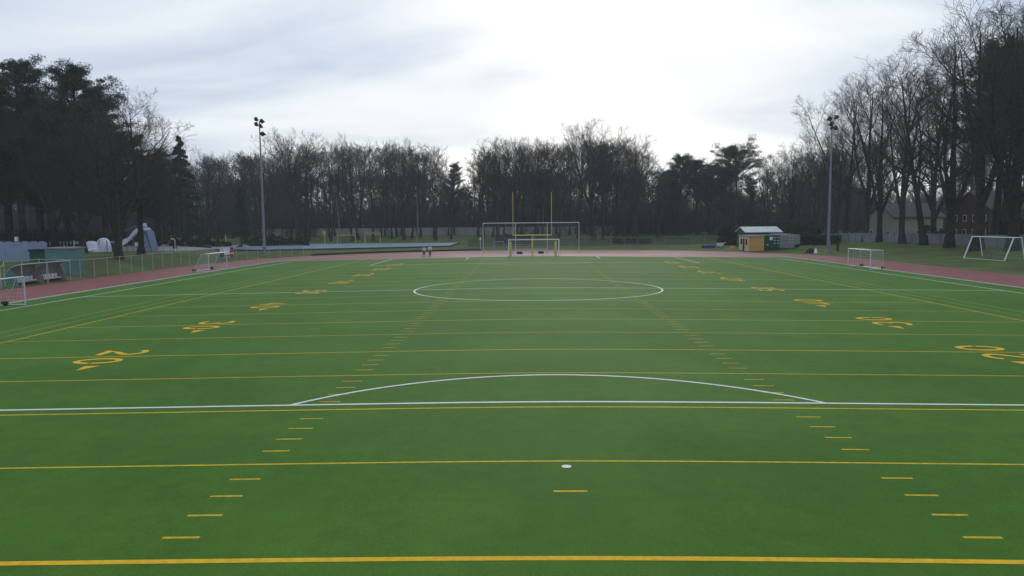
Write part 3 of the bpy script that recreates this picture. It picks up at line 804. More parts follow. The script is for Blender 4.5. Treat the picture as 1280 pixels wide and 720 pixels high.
# ------------------------------------------------------------------ walls, fences
wb = MB()
for i in range(24):
    x0 = -84+i*4.6; wb.box(x0, x0+4.5, 171, 171.25, gz(x0, 171)-.3, gz(x0, 171)+2.3)
t = thing('garden_wall', 'long pale wall seen between the trunks at the foot of the far wood', 'wall'); wb.build('panel', 'wall', t)
wc = MB()
for i in range(25): wc.box(-84.15+i*4.6, -83.95+i*4.6, 170.9, 171.35, gz(0, 171)-.3, gz(0, 171)+2.38)
wc.build('pillar', 'concrete', t)

def fence_path(name, label, pts, h, spacing, post_m, mesh_m, rp=.035, rail=True, cat='fence', top_rail_m=None):
    t = thing(name, label, cat, (pts[0][0], pts[0][1], gz(*pts[0]))); ox, oy, oz = t.location
    P = []; carry = 0.0
    for a, b in zip(pts[:-1], pts[1:]):
        L = math.hypot(b[0]-a[0], b[1]-a[1]); s_ = carry
        while s_ < L: P.append((a[0]+(b[0]-a[0])*s_/L, a[1]+(b[1]-a[1])*s_/L)); s_ += spacing
        carry = s_-L
    A = [(x_-ox, y_-oy, gz(x_, y_)-oz+.05) for x_, y_ in P]; B = [(x_, y_, z_+h-.05) for x_, y_, z_ in A]
    mb = MB()
    for i in range(len(A)-1): mb.add([A[i], A[i+1], B[i+1], B[i]], [(0, 1, 2, 3)])
    mb.build('mesh_panel', mesh_m, t)
    if rail:
        mb = MB(); mb.tube(B, .022, 5); mb.build('top_rail', post_m, t)
    for i, a in enumerate(A[:99]):
        mb = MB(); mb.tube([(a[0], a[1], a[2]-.3), (a[0], a[1], a[2]+h)], rp, 6); mb.build('post', post_m, t)
    return t
pl = [(-46.3, -22), (-46.3, 9.6), (-48.3, 10.0), (-48.3, 18.2), (-46.3, 18.6), (-46.3, 30), (-46.3, YC)] + [(-46.3*math.cos(a), YC+46.3*math.sin(a)) for a in np.linspace(.05, .62, 14)]
fence_path('chain_link_fence', 'waist high mesh fence with pale posts along the left side of the track', pl, 1.9, 2.5, 'post', 'mesh')
fence_path('mesh_fence', 'dark mesh fence across the far grass in front of the wood', [(-14, 112), (10, 113), (34, 111), (52, 106)], 1.75, 2.9, 'galv', 'meshdark')
# low dark edge board at the outer side of the far bend
mb = MB(); P = [(-46.0*math.cos(a), YC+46.0*math.sin(a)) for a in np.linspace(.62, 1.36, 40)]
for (a, b) in zip(P[:-1], P[1:]):
    za, zb = gz(*a), gz(*b); l = math.hypot(b[0]-a[0], b[1]-a[1]); nx_, ny_ = -(b[1]-a[1])/l*.1, (b[0]-a[0])/l*.1
    mb.add([(a[0], a[1], za-.3), (b[0], b[1], zb-.3), (b[0]+nx_, b[1]+ny_, zb-.3), (a[0]+nx_, a[1]+ny_, za-.3), (a[0], a[1], za+.32), (b[0], b[1], zb+.32), (b[0]+nx_, b[1]+ny_, zb+.32), (a[0]+nx_, a[1]+ny_, za+.32)],
           [(0,3,2,1),(4,5,6,7),(0,1,5,4),(1,2,6,5),(2,3,7,6),(3,0,4,7)])
tag(mb.build('edge_board', 'darkconc'), 'low black board edging the outside of the far left bend of the track', 'edging')
# pale panel fence on the right
t = thing('panel_fence', 'pale grey panel fence behind the right hand row of trees', 'fence', (66, 105, 0))
A = Vector((60, 128)); B = Vector((74.5, 30)); n = 40
for i in range(n):
    a = A.lerp(B, i/n); b = A.lerp(B, (i+1)/n-.002); z = min(gz(*a), gz(*b))
    mb = MB(); mb.add([(a.x-66, a.y-105, z-.1), (b.x-66, b.y-105, z-.1), (b.x-65.93, b.y-105, z-.1), (a.x-65.93, a.y-105, z-.1), (a.x-66, a.y-105, z+1.75), (b.x-66, b.y-105, z+1.75), (b.x-65.93, b.y-105, z+1.75), (a.x-65.93, a.y-105, z+1.75)],
        [(0,3,2,1),(4,5,6,7),(0,1,5,4),(1,2,6,5),(2,3,7,6),(3,0,4,7)]); mb.build('panel', 'whitewall', t)
    mb = MB(); mb.tube([(a.x-66.05, a.y-105, z-.3), (a.x-66.05, a.y-105, z+1.95)], .06, 6); mb.build('post', 'galv', t)

# ------------------------------------------------------------------ pool side
def poly_slab(name, pts, z0, z1, m, parent=None):
    mb = MB(); n = len(pts)
    mb.add([(x_, y_, z0) for x_, y_ in pts]+[(x_, y_, z1) for x_, y_ in pts], [tuple(range(n-1, -1, -1)), tuple(range(n, 2*n))]+[(i, (i+1) % n, n+(i+1) % n, n+i) for i in range(n)])
    return mb.build(name, m, parent)
PP = [(-72, 104), (-55, 96), (-31, 105), (-18, 113), (-18, 136), (-62, 138), (-80, 126)]
t = thing('swimming_pool', 'wide low pool basin covered in mottled blue beyond the far left bend', 'pool', (0, 0, 0))
poly_slab('basin_wall', PP, -.9, -.22, 'darkconc', t)
cxp = sum(p[0] for p in PP)/7; cyp = sum(p[1] for p in PP)/7
P2 = [(cxp+(x_-cxp)*.985, cyp+(y_-cyp)*.985) for x_, y_ in PP]
poly_slab('cover', P2, -.24, -.17, 'poolblue', t)
t = thing('pool_wall', 'long dark low wall with a pale coping left of the blue pool', 'wall', (0, 0, 0))
mb = MB(); mb.box(-79, -67, 101, 101.3, -.8, .45); mb.build('wall', 'darkconc', t)
mb = MB(); mb.box(-79.1, -66.9, 100.9, 101.4, .45, .58); mb.build('coping', 'concrete', t)
poly_slab('pool_deck', [(-95, 62), (-56, 66), (-56, 76.5), (-70, 92), (-95, 92)], -.5, .78, 'concrete')['kind'] = 'structure'

def lamp(X, Y, h, label):
    z = gz(X, Y); t = thing('lamp_post', label, 'lamp post', (X, Y, z), 0, 'white lamp posts by the pool')
    MB().tube([(0, 0, -.3), (0, 0, h-.15), (-.08, 0, h), (-.3, 0, h+.06)], .05, 7).build('pole', 'white', t)
    MB().tube([(-.25, 0, h+.07), (-.62, 0, h-.02)], .10, 8).build('lamp_head', 'white', t)
lamp(-57.2, 64, 2.0, 'short white lamp post with a bent head standing left of the pool')
lamp(-64.5, 49, 2.0, 'short white lamp post between the two thick trunked trees')
def rail(X, Y, label):
    t = thing('handrail', label, 'handrail', (X, Y, gz(X, Y)), 0, 'white handrails on the pool deck')
    for s_ in (0, .7): MB().tube([(-.9, s_, 0), (-.1, s_, 1.0), (.5, s_, 1.05), (.5, s_, 0)], .04, 6).build('rail', 'white', t)
rail(-62.5, 60, 'white sloping handrail in front of the blue slide tower'); rail(-57.5, 60.5, 'white sloping handrail right of the slide tower'); rail(-68, 52, 'white handrail on the flat roof left of the slides')
# water slides
t = thing('water_slide', 'white and blue wide water slide coming down from a slate blue tower', 'water slide', (-61.2, 60, gz(-61.2, 60)))
A = []; B = []
for i in range(17):
    f = i/16; x_ = 1.2-3.9*f; z_ = 3.1-2.6*sm(0, 1, f)+.15*math.sin(f*9); A.append((x_, -1.1-.5*f, z_)); B.append((x_-.1, .9, z_+.75))
MB().strip(A, B, .06).build('chute', 'slide', t)
for nm, off in (('side_wall', A), ('side_wall', B)):
    MB().strip(off, [(p[0], p[1], p[2]+.55) for p in off], .05).build(nm, 'slide', t)
arcp = [(.2+1.5*math.cos(a), 3.1+.75*math.sin(a)) for a in np.linspace(PI, 0, 12)]
MB().strip([(x_, -1.0, z_) for x_, z_ in arcp], [(x_, 1.2, z_+.1) for x_, z_ in arcp], .06).build('hood', 'slideblue', t)
MB().add([(.2, -.9, 0), (2.7, -.9, 0), (2.0, -.9, 3.2), (1.3, -.9, 3.2), (.2, 1.3, 0), (2.7, 1.3, 0), (2.0, 1.3, 3.2), (1.3, 1.3, 3.2)], [(0,1,2,3),(7,6,5,4),(0,4,5,1),(1,5,6,2),(2,6,7,3),(3,7,4,0)]).build('tower', 'slideblue', t)
MB().box(.1, .8, -1.06, -1.0, .9, 1.5).build('notice_board', 'white', t)
for s_ in (-1.0, -.1): MB().tube([(s_, -1.1, 0), (s_, -1.1, 2.2)], .06, 6).build('support', 'galv', t)
for k in range(3): MB().tube([(1.9+k*.25, -1.0, .1), (1.2+k*.25, -1.0, 2.6)], .035, 5).build('stair_rail', 'slide', t)
t = thing('covered_slide', 'pale lilac rounded slide shell left of the thick trunk', 'water slide', (-66.6, 57, gz(-66.8, 57)))
def dome(cx, cy, rx, ry, rz):
    V = []; F = []; n = 18
    for j in range(8):
        a = PI/2*j/7.001
        for i in range(n): q = 2*PI*i/n; V.append((cx+rx*math.cos(a)**.7*math.cos(q), cy+ry*math.cos(a)**.7*math.sin(q), rz*math.sin(a)))
    F = [(j*n+i, j*n+(i+1) % n, (j+1)*n+(i+1) % n, (j+1)*n+i) for j in range(7) for i in range(n)] + [tuple(7*n+i for i in range(n))]
    return MB().add(V, F)
dome(-.1, 0, 1.15, .9, 1.7).build('shell', 'slide', t, True); dome(.9, 1.5, 1.1, 1.2, 2.15).build('shell', 'slide', t, True)
MB().strip([(-.8, -1.5, .25), (-.7, -.6, .6), (-.3, .2, 1.2)], [(.5, -1.5, .25), (.5, -.6, .6), (.6, .2, 1.2)], .05).build('chute', 'slide', t)
MB().box(-1.3, 1.2, -1.0, -.4, 0, .45).build('landing', 'slide', t)
for s_ in (.8, 2.0): MB().tube([(s_, .5, 0), (s_, .5, 1.8)], .08, 6).build('support', 'galv', t)
# low building and sheds on the left
t = thing('pool_building', 'low flat roofed pool building with a pale roof edge behind the teal kiosk', 'building', (-71, 60, gz(-71, 60)))
MB().box(-4, 3.5, 0, 5, -.3, 1.25).build('wall', 'darkconc', t); MB().box(-4.3, 3.8, -.4, 5.3, 1.25, 1.55).build('roof', 'concrete', t)
t = thing('kiosk', 'square teal metal kiosk with double doors beside the track fence', 'kiosk', (-49.4, 22.6, gz(-48.5, 22.6)-.3))
MB().box(-1.45, 1.3, -1.3, 1.1, 0, 3.0).build('wall', 'teal', t); MB().box(-1.55, 1.4, -1.4, 1.2, 3.0, 3.14).build('roof', 'concrete', t)
for s_ in (-.75, .05):
    d_ = MB().box(s_, s_+.7, -1.34, -1.303, .15, 2.2).build('door', 'teal', t); MB().box(s_+.08, s_+.14, -1.39, -1.343, 1.05, 1.2).build('handle', 'black', d_)
t = thing('green_shed', 'low dark green metal shed with a black roof beside a thick trunk', 'shed', (-53.6, 27, gz(-53.6, 27)-.2))
MB().box(-1.9, 1.9, -1.2, 1.2, 0, 1.45).build('wall', 'darkgreen', t); MB().box(-2.0, 2.0, -1.35, 1.3, 1.45, 1.62).build('roof', 'black', t)
MB().box(-.6, .5, -1.25, -1.203, .05, 1.35).build('door', 'darkgreen', t)
t = thing('board_wall', 'pale blue board wall with a notched top at the left edge', 'wall', (-58, 27.5, gz(-58, 27.5)))
for k in range(14):
    x0 = 3.4-(k+1)*.95; V = [(x0, 0), (x0+.93, 0), (x0+.93, 2.05), (x0+.6, 2.2), (x0+.1, 2.2), (x0, 2.0)]
    mb = MB(); mb.add([(a, 0, b) for a, b in V]+[(a, .08, b) for a, b in V], [(0,1,2,3,4,5), (11,10,9,8,7,6)]+[(i, 6+i, 6+(i+1) % 6, (i+1) % 6) for i in range(6)]); mb.build('board', 'bluewall', t)
t = thing('palisade', 'tall dark blue black palisade rising behind the pale blue board wall', 'fence', (-62, 33, gz(-62, 33)))
for k in range(40):
    MB().box(-9.5+k*.42, -9.5+k*.42+.2, 0, .06, 0, 3.5).build('slat', 'darkboard', t)
MB().box(-9.5, 7.2, .07, .13, .6, .8).build('rail', 'darkboard', t); MB().box(-9.5, 7.2, .07, .13, 2.2, 3.1).build('rail', 'darkboard', t)
t = thing('wall_lantern', 'small white lantern fixed high on the dark palisade at the left edge', 'lantern', (-61.6, 32.8, gz(-62, 33)+2.15))
MB().box(-.14, .14, -.16, .16, 0, .5).build('lamp_shade', 'white', t); MB().box(-.05, .05, -.05, .2, .5, .62).build('bracket', 'black', t)

# dugouts
def dugout(Y, label):
    t = thing('dugout', label, 'dugout', (-46.1, Y, gz(-45.6, Y)), 0, 'dugouts on the left of the track')
    prof = [(-1.5, 0.0), (-1.55, .7), (-1.4, 1.25), (-1.05, 1.62), (-.55, 1.85), (0, 1.95)]
    L = 3.5
    MB().strip([(a, 0, b) for a, b in prof][::-1], [(a, L, b) for a, b in prof][::-1], .02).build('canopy', 'poly', t)
    for y0, m in ((-.03, 'teal'), (L, 'poly')):
        V = [(0, 0)] + prof
        V = [(-.35, 0)] + prof[:4] + [(-.75, 1.2), (-.5, .75)]
        n = len(V); MB().add([(a, y0, b) for a, b in V]+[(a, y0+.03, b) for a, b in V], [tuple(range(n-1, -1, -1)), tuple(range(n, 2*n))]+[(i, (i+1) % n, n+(i+1) % n, n+i) for i in range(n)]).build('side_panel', m, t)
    for y0 in (0, L/2, L): MB().tube([(a, y0, b+.02) for a, b in prof], .03, 6).build('arch', 'alu', t)
    MB().tube([(0, 0, 1.97), (0, L, 1.97)], .035, 6).build('front_bar', 'alu', t)
    for y0 in (0, L): MB().tube([(0, y0, 0), (0, y0, 1.97)], .03, 6).build('post', 'alu', t)
    MB().box(-1.15, -.75, .1, L-.1, .3, .36).build('bench', 'alu', t)
    for k in range(6):
        s = MB(); y0 = .22+k*.5; s.box(-1.12, -.72, y0, y0+.4, .37, .45); s.box(-1.18, -1.10, y0, y0+.4, .45, .78); s.build('seat', 'seat', t, bevel=.03)
dugout(10.5, 'nearer dugout with a curved cloudy roof and white seats'); dugout(14.2, 'farther dugout with a curved cloudy roof, next to the mesh fence')

# ------------------------------------------------------------------ goals
def net_panel(mb, A, B, C, D, s_=.25, r=.005):
    A, B, C, D = map(Vector, (A, B, C, D)); nu = max(2, int((B-A).length/s_)); nv = max(2, int((D-A).length/s_))
    for i in range(nu+1):
        f = i/nu; mb.tube([A.lerp(B, f), D.lerp(C, f)], r, 3)
    for i in range(nv+1):
        f = i/nv; mb.tube([A.lerp(D, f), B.lerp(C, f)], r, 3)
def goal(label, loc, rz, w=5.0, h=2.0, top=.5, dep=1.3, m='alu', r=.05, group='portable goals round the pitch', slanted=False, net=True, weights=True):
    """goal mouth along local x centred, net behind in +y"""
    t = thing('portable_goal', label, 'goal', loc, rz, group); a = w/2
    f = MB(); f.tube([(-a, 0, h-r), (a, 0, h-r)], r, 8); f.build('crossbar', m, t)
    for s_ in (-a, a): MB().tube([(s_, 0, 0), (s_, 0, h)], r, 8).build('post', m, t)
    for s_ in (-a, a):
        if slanted: MB().tube([(s_, 0, h-.05), (s_, dep, .05)], .03, 6).build('strut', m, t)
        else: MB().tube([(s_, 0, h-.05), (s_, top, h-.06), (s_, dep, .05)], .028, 6).build('strut', m, t)
        MB().tube([(s_, 0, .04), (s_, dep, .04)], .04, 6).build('ground_bar', m, t)
    MB().tube([(-a, dep, .05), (a, dep, .05)], .045, 6).build('ground_bar', m, t)
    if not slanted: MB().tube([(-a, top, h-.06), (a, top, h-.06)], .02, 6).build('net_bar', m, t)
    if net:
        nb = MB(); tt = 0 if slanted else top
        net_panel(nb, (-a, dep, .08), (a, dep, .08), (a, tt+.02, h-.08), (-a, tt+.02, h-.08))
        for s_ in (-a, a): net_panel(nb, (s_, 0.03, .08), (s_, dep-.03, .08), (s_, tt+.03, h-.1), (s_, .03, h-.1))
        nb.build('net', 'net', t)
    if weights:
        for s_ in (-a+.2, a-.2): MB().tube([(s_-.18, dep, .16), (s_+.18, dep, .16)], .16, 10).build('weight', 'black', t)
    return t
goal('aluminium goal at the left edge of the picture beside the near dugout', (-35.0, -8.2, gz(-35, -8)), PI/2, 5.0, 2.0)
goal('aluminium goal with slanted stays on the left touchline in front of the printed banner', (-37.1, 31.8, gz(-37, 31)+.02), PI/2, 5.2, 2.1, .8, 1.8)
goal('aluminium goal with a wheeled base on the right touchline', (35.9, 28.0, gz(36, 28)), -PI/2, 5.6, 2.1, 1.3, 1.45)
g = goal('full size white goal at the far end of the pitch', (0.2, 54.2, gz(0, 54)), 0, 7.32, 2.44, .9, 1.9, m='white', r=.07, weights=False)
# large free standing trapezoid goal on the right grass
zb = gz(55, 35); t = thing('training_goal', 'large white goal with sloping legs on the grass at the far right', 'goal', (53.7, 35.1, zb), R(-90+4.8), 'large goal on the right grass')
a = 3.55; FT, BT, BF = 1.0, 1.95, 2.4; z2 = 2.7
for s_ in (-a, a):
    MB().tube([(s_, 0, .03), (s_, FT, z2)], .07, 8).build('front_leg', 'white', t)
    MB().tube([(s_, BF, .25), (s_, BT, z2)], .05, 8).build('rear_leg', 'white', t)
    MB().tube([(s_, FT, z2), (s_, BT, z2)], .05, 8).build('top_stay', 'white', t)
MB().tube([(-a, FT, z2), (a, FT, z2)], .07, 8).build('crossbar', 'white', t)
MB().tube([(-a, BT, z2), (a, BT, z2)], .03, 6).build('rear_bar', 'white', t); MB().tube([(-a, 0, .05), (a, 0, .05)], .03, 6).build('ground_bar', 'white', t)
nb = MB(); net_panel(nb, (-a, BF, .1), (a, BF, .1), (a, BT, z2), (-a, BT, z2)); nb.build('net', 'net', t)
# football goal post
t = thing('field_goal_post', 'yellow american football goal post rising over the far white goal', 'goal post', (0, 56.5, gz(0, 56.5)))
MB().tube([(0, 0, -.2), (0, 0, 2.2), (0, -.25, 2.8), (0, -.8, 3.05), (0, -1.6, 3.05)], .11, 10).build('gooseneck', 'yellow', t)
MB().tube([(-2.82, -1.6, 3.05), (2.82, -1.6, 3.05)], .08, 8).build('crossbar', 'yellow', t)
for s_ in (-2.82, 2.82): MB().tube([(s_, -1.6, 3.0), (s_, -1.6, 9.3)], .048, 8).build('upright', 'yellow', t)
for s_, lab in ((-3.25, 'padded yellow green post inside the left side of the far white goal'), (3.45, 'padded yellow green post inside the right side of the far white goal')):
    t = thing('padded_post', lab, 'post', (s_, 56.3, gz(s_, 56.3)), 0, 'padded posts behind the far goal')
    MB().tube([(0, 0, 0), (0, 0, 2.05)], .19, 12).build('pad', 'pad', t, bevel=.03); MB().tube([(0, 0, 2.05), (0, 0, 2.25)], .05, 8).build('post', 'yellow', t)
# catch frame
t = thing('ball_catch_frame', 'very wide tall aluminium frame with a net behind the far goals', 'net frame', (0.0, 73.5, gz(0, 73.5)))
Hc = 5.2
MB().tube([(-8.3, 0, Hc), (8.1, 0, Hc)], .07, 8).build('top_bar', 'alu', t)
for s_ in (-8.3, -2.75, 2.7, 8.1): MB().tube([(s_, 0, -.2), (s_, 0, Hc)], .06, 8).build('post', 'alu', t)
MB().tube([(-2.75, 0, .7), (2.7, 0, .7)], .03, 6).build('lower_bar', 'alu', t)
nb = MB(); net_panel(nb, (-8.3, .02, .1), (8.1, .02, .1), (8.1, .02, Hc-.1), (-8.3, .02, Hc-.1),   .35, .004); nb.build('net', 'net', t)
for X, Y, lab in ((-2.0, 66, 'black equipment bag on the track left of the goal post stem'), (1.5, 69, 'small black bag on the track right of the goal post stem')):
    t = thing('equipment_bag', lab, 'bag', (X, Y, gz(X, Y)+.01), .2, 'black bags behind the far goal')
    MB().tube([(-.45, 0, .2), (-.3, 0, .22), (.3, 0, .22), (.45, 0, .2)], .2, 10).build('bag', 'black', t, True)
    MB().tube([(-.2, 0, .38), (0, 0, .52), (.2, 0, .38)], .025, 5).build('handle', 'black', t)
# small goals and posts by the pool
def frame_goal(u, Y, w, h, lab, m='poolyellow', dz=0, grp='small yellow goals beyond the pool'):
    X = bx_(u, Y); t = thing('small_goal', lab, 'goal', (X, Y, gz(X, Y)+dz), 0, grp); a = w/2
    MB().tube([(-a, 0, h), (a, 0, h)], .09, 8).build('crossbar', m, t)
    for s_ in (-a, a): MB().tube([(s_, 0, -.2), (s_, 0, h+.08)], .09, 8).build('post', m, t)
    MB().tube([(-a, 0, h), (-a, .9, .03), (a, .9, .03), (a, 0, h)], .03, 5).build('strut', m, t)
frame_goal(432.5, 142, 4.8, 2.3, 'lower left of the two small yellow goals beyond the pool')
frame_goal(465.5, 142, 4.0, 2.8, 'taller right of the two small yellow goals beyond the pool')
frame_goal(624, 92, 1.8, 1.6, 'tiny pale goal on the grass seen through the left side of the catch frame', 'galv', grp='tiny pale goal')
for u, Y, h, lab in ((280, 128, 3.0, 'single yellow post left of the left floodlight mast'), (341, 141, 3.2, 'left one of the pair of yellow posts right of the mast'),
                     (345, 141, 3.2, 'right one of the pair of yellow posts right of the mast'), (405, 142, 3.4, 'yellow post with a square board left of the small yellow goals')):
    X = bx_(u, Y); t = thing('yellow_post', lab, 'post', (X, Y, gz(X, Y)), 0, 'yellow posts round the pool')
    MB().tube([(0, 0, -.2), (0, 0, h)], .11, 8).build('pole', 'poolyellow', t); MB().tube([(0, 0, -.2), (0, 0, .12)], .2, 10).build('base', 'concrete', t)
    if u == 405: MB().box(-.4, .4, -.2, -.12, h-.75, h+.05).build('board', 'poolyellow', t)
t = thing('marker_pole', 'thin pale pole on the far grass left of the catch frame', 'pole', (bx_(600.5, 92), 92, gz(-9, 92)))
MB().tube([(0, 0, -.2), (0, 0, 2.6)], .06, 8).build('pole', 'alu', t); MB().tube([(0, 0, 2.0), (0, 0, 2.4)], .17, 10).build('lamp_head', 'white', t)

# ------------------------------------------------------------------ floodlights
def mast(X, Y, h, label, lean, heads):
    t = thing('floodlight_mast', label, 'floodlight', (X, Y, gz(X, Y)), 0, 'tall floodlight masts'); t.rotation_euler = (0, lean, 0)
    MB().tube([(0, 0, -.3), (0, 0, h*.5), (0, 0, h)], .26, 12, .09).build('pole', 'galv', t)
    MB().tube([(0, 0, -.1), (0, 0, .35)], .5, 12).build('footing', 'concrete', t)
    MB().box(-.22, .22, -.5, -.28, 1.0, 1.7).build('switch_box', 'galv', t)
    for (dx, dz, tilt, w) in heads:
        w = w*.8
        MB().tube([(0, 0, h+dz), (dx*.7, -.1, h+dz+.05)], .06, 6).build('bracket', 'galv', t)
        hb = MB(); c = Vector((dx, -.25, h+dz+.05)); M_ = Matrix.Rotation(tilt, 4, 'Y') @ Matrix.Rotation(R(-28), 4, 'X')
        V = [c+(M_ @ Vector(v)) for v in [(-w, -.35, -.13), (w, -.35, -.13), (w, .35, -.1), (-w, .35, -.1), (-w*.6, -.3, .28), (w*.6, -.3, .28), (w*.6, .3, .28), (-w*.6, .3, .28)]]
        hd = hb.add(V, [(0,3,2,1),(4,5,6,7),(0,1,5,4),(1,2,6,5),(2,3,7,6),(3,0,4,7)]).build('lamp_head', 'black', t)
        V = [c+(M_ @ Vector(v)) for v in [(-w*.9, -.3, -.15), (w*.9, -.3, -.15), (w*.9, .3, -.12), (-w*.9, .3, -.12)]]
        MB().add(V, [(0, 3, 2, 1)]).build('glass', 'lamp_glass', hd)
H5 = [(-.42, .35, .2, .36), (-.42, -.45, .1, .36), (.55, .05, -.5, .42), (.32, -.75, -.25, .3), (.62, -2.0, -.45, .46)]
mast(-44.4, 68.6, 21.6, 'tall grey floodlight mast on the left beside the pool', R(-.2), H5)
mast(46.9, 64.6, 20.6, 'tall grey floodlight mast on the right in front of the bare trees', R(.3), [(-.55, .2, .3, .4), (.55, .4, -.3, .4), (-.3, -.6, .1, .34), (-.15, -1.2, 0, .3), (.45, -1.3, -.2, .36)])

# ------------------------------------------------------------------ huts and containers on the right
def corrug(mb, x0, x1, y, z0, z1, p=.28, d=.05, axis='x'):
    n = int((x1-x0)/p)
    for i in range(n):
        a = x0+(x1-x0)*i/n
        if axis == 'x': mb.box(a, a+p*.55, y-d, y, z0, z1)
        else: mb.box(y-d, y, a, a+p*.55, z0, z1)
t = thing('ochre_hut', 'ochre and cream hut with a flat roof beside the track', 'hut', (37.4, 74.9, gz(38, 76)))
MB().box(0, 2.6, 0, 6.2, 0, 2.55).build('wall', 'cream', t)
mb = MB(); mb.box(0.02, 2.58, -.06, -.003, .05, 2.5)
o = mb.build('front_board', 'orange', t)
mb = MB()
for k in range(9): mb.box(.1+k*.28, .13+k*.28, -.08, -.063, .08, 2.46)
mb.build('batten', 'orange', t)
MB().box(-.12, 2.72, -.2, 6.3, 2.55, 2.72).build('roof', 'concrete', t)
for y0 in (1.0, 4.1):
    f_ = MB().box(-.05, -.003, y0, y0+.9, 1.1, 2.1).build('window', 'black', t); MB().box(-.07, -.053, y0+.08, y0+.82, 1.18, 2.02).build('pane', 'darkglass', f_)
d_ = MB().box(-.06, -.003, 2.6, 3.5, .05, 2.15).build('door', 'black', t); MB().box(-.11, -.063, 2.7, 2.76, 1.0, 1.12).build('handle', 'alu', d_)
def container(name, label, X, Y, w, L, h, m, pale, dz=0):
    t = thing(name, label, 'container', (X, Y, gz(X, Y+2)+dz))
    MB().box(0, w, 0, L, .12, h).build('body', m, t)
    mb = MB(); corrug(mb, .1, w-.1, -.003, .2, h-.1, .3, .04); mb.build('corrugation', m, t)
    mb = MB(); corrug(mb, .1, L-.1, -.003, .2, h-.1, .3, .04, 'y'); mb.build('corrugation', m, t)
    for s_ in (w*.25, w*.42, w*.6, w*.78): MB().tube([(s_, -.09, .2), (s_, -.09, h-.15)], .025, 6).build('lock_rod', m, t)
    for xx, zc in ((.3, .9), (w*.60, 1.1), (w*.60, 1.6), (w*.60, 2.1), (w*.83, 1.1), (w*.83, 1.6), (w*.83, 2.1)):
        MB().box(xx, xx+.24, -.16, -.118, zc, zc+.12).build('hinge_plate', pale, t)
    return t
c = container('green_container', 'dark green shipping container between the ochre hut and the grey container', 40.3, 75.4, 2.5, 6, 2.6, 'darkgreen', 'white')
MB().box(.75, 1.3, -.15, -.122, 1.75, 2.3).build('notice', 'white', c)
container('grey_container', 'light grey steel container at the right end of the huts', 43.0, 76.0, 2.6, 6, 2.55, 'greysteel', 'alu')
t = thing('grey_box_trailer', 'small grey box with a dark base right of the light grey container', 'box', (45.75, 77.5, gz(46, 78)))
MB().box(0, 1.3, 0, 3, .6, 2.3).build('body', 'greysteel', t); MB().box(.05, 1.25, .1, 2.9, .1, .6).build('chassis', 'black', t)
for y0 in (.7, 2.2): MB().tube([(-.05, y0, .3), (.2, y0, .3)], .3, 14).build('wheel', 'black', t)
t = thing('roofed_shed', 'dark green shed with a pale pitched roof behind the ochre hut', 'shed', (38.9, 82, gz(40, 84)))
MB().box(0, 6.2, 0, 6, 0, 2.75).build('wall', 'darkgreen', t)
MB().prism([(-.5, 2.75), (3, 3.65), (6.5, 2.75), (6.5, 2.85), (3, 3.8), (-.5, 2.85)], -.3, 6.5).build('roof', 'paleroof', t)
MB().add([(0, 0, 2.75), (0, 6, 2.75), (0, 3, 3.6), (6.2, 0, 2.75), (6.2, 6, 2.75), (6.2, 3, 3.6)], [(0, 2, 1), (3, 4, 5), (0, 3, 5, 2), (1, 2, 5, 4)]).build('gable', 'darkgreen', t)
MB().box(2, 3, -.06, -.003, 0, 2.1).build('door', 'black', t)
# odds and ends
t = thing('crash_mat', 'low dark blue crash mat on the far grass left of the hut', 'mat', (bx_(884, 88), 88, gz(33, 88)))
MB().box(-1.1, 1.1, -.8, .8, 0, .6).build('mat', 'mat_blue', t, bevel=.08); MB().box(-1.12, 1.12, -.82, .82, .27, .31).build('strap', 'black', t)
t = thing('hand_cart', 'small white hand cart on the far grass beside the blue mat', 'cart', (bx_(898.5, 88), 88, gz(35, 88)))
MB().add([(-.5, -.4, .3), (.5, -.4, .3), (.5, .4, .3), (-.5, .4, .3), (-.6, -.5, .85), (.6, -.5, .85), (.6, .5, .85), (-.6, .5, .85)], [(0,3,2,1),(4,5,6,7),(0,1,5,4),(1,2,6,5),(2,3,7,6),(3,0,4,7)]).build('tray', 'white', t)
for s_ in (-.45, .45): MB().tube([(s_-.05, 0, .25), (s_+.05, 0, .25)], .25, 12).build('wheel', 'black', t)
MB().tube([(.55, .2, .7), (1.1, .2, 1.0), (1.1, -.2, 1.0), (.55, -.2, .7)], .03, 6).build('handle', 'alu', t)
t = thing('tarpaulin_heap', 'orange red tarpaulin heap lying left of the ochre hut', 'tarpaulin', (bx_(915, 84), 84, gz(35, 84)))
rr = random.Random(5)
def heap(w, d, h, seed):
    r_ = random.Random(seed); n = 12; V = []; F = []
    for j in range(n):
        for i in range(n):
            x_ = (i/(n-1)-.5)*2; y_ = (j/(n-1)-.5)*2; rr_ = min(1, math.hypot(x_, y_)); V.append((x_*w/2, y_*d/2, max(0, (1-rr_**2))*h*r_.uniform(.6, 1.15)))
    F = [(j*n+i, j*n+i+1, (j+1)*n+i+1, (j+1)*n+i) for j in range(n-1) for i in range(n-1)]
    return MB().add(V, F)
heap(1.4, 1.0, .6, 1).build('cloth', 'amber', t, True); heap(.7, .6, .7, 2).build('cloth', 'red', t, True)
t = thing('bag_heap', 'heap of black bags at the edge of the track left of the right floodlight mast', 'bags', (44.6, 65.9, gz(44.6, 65.9)))
heap(1.9, 1.1, .75, 3).build('bag', 'black', t, True)
t = thing('plastic_sack', 'white plastic sack leaning on the heap of black bags', 'sack', (45.2, 65.2, gz(45, 65)))
heap(.6, .5, .75, 4).build('sack', 'white', t, True); MB().tube([(0, 0, .55), (.03, 0, .72)], .07, 8).build('neck', 'white', t)
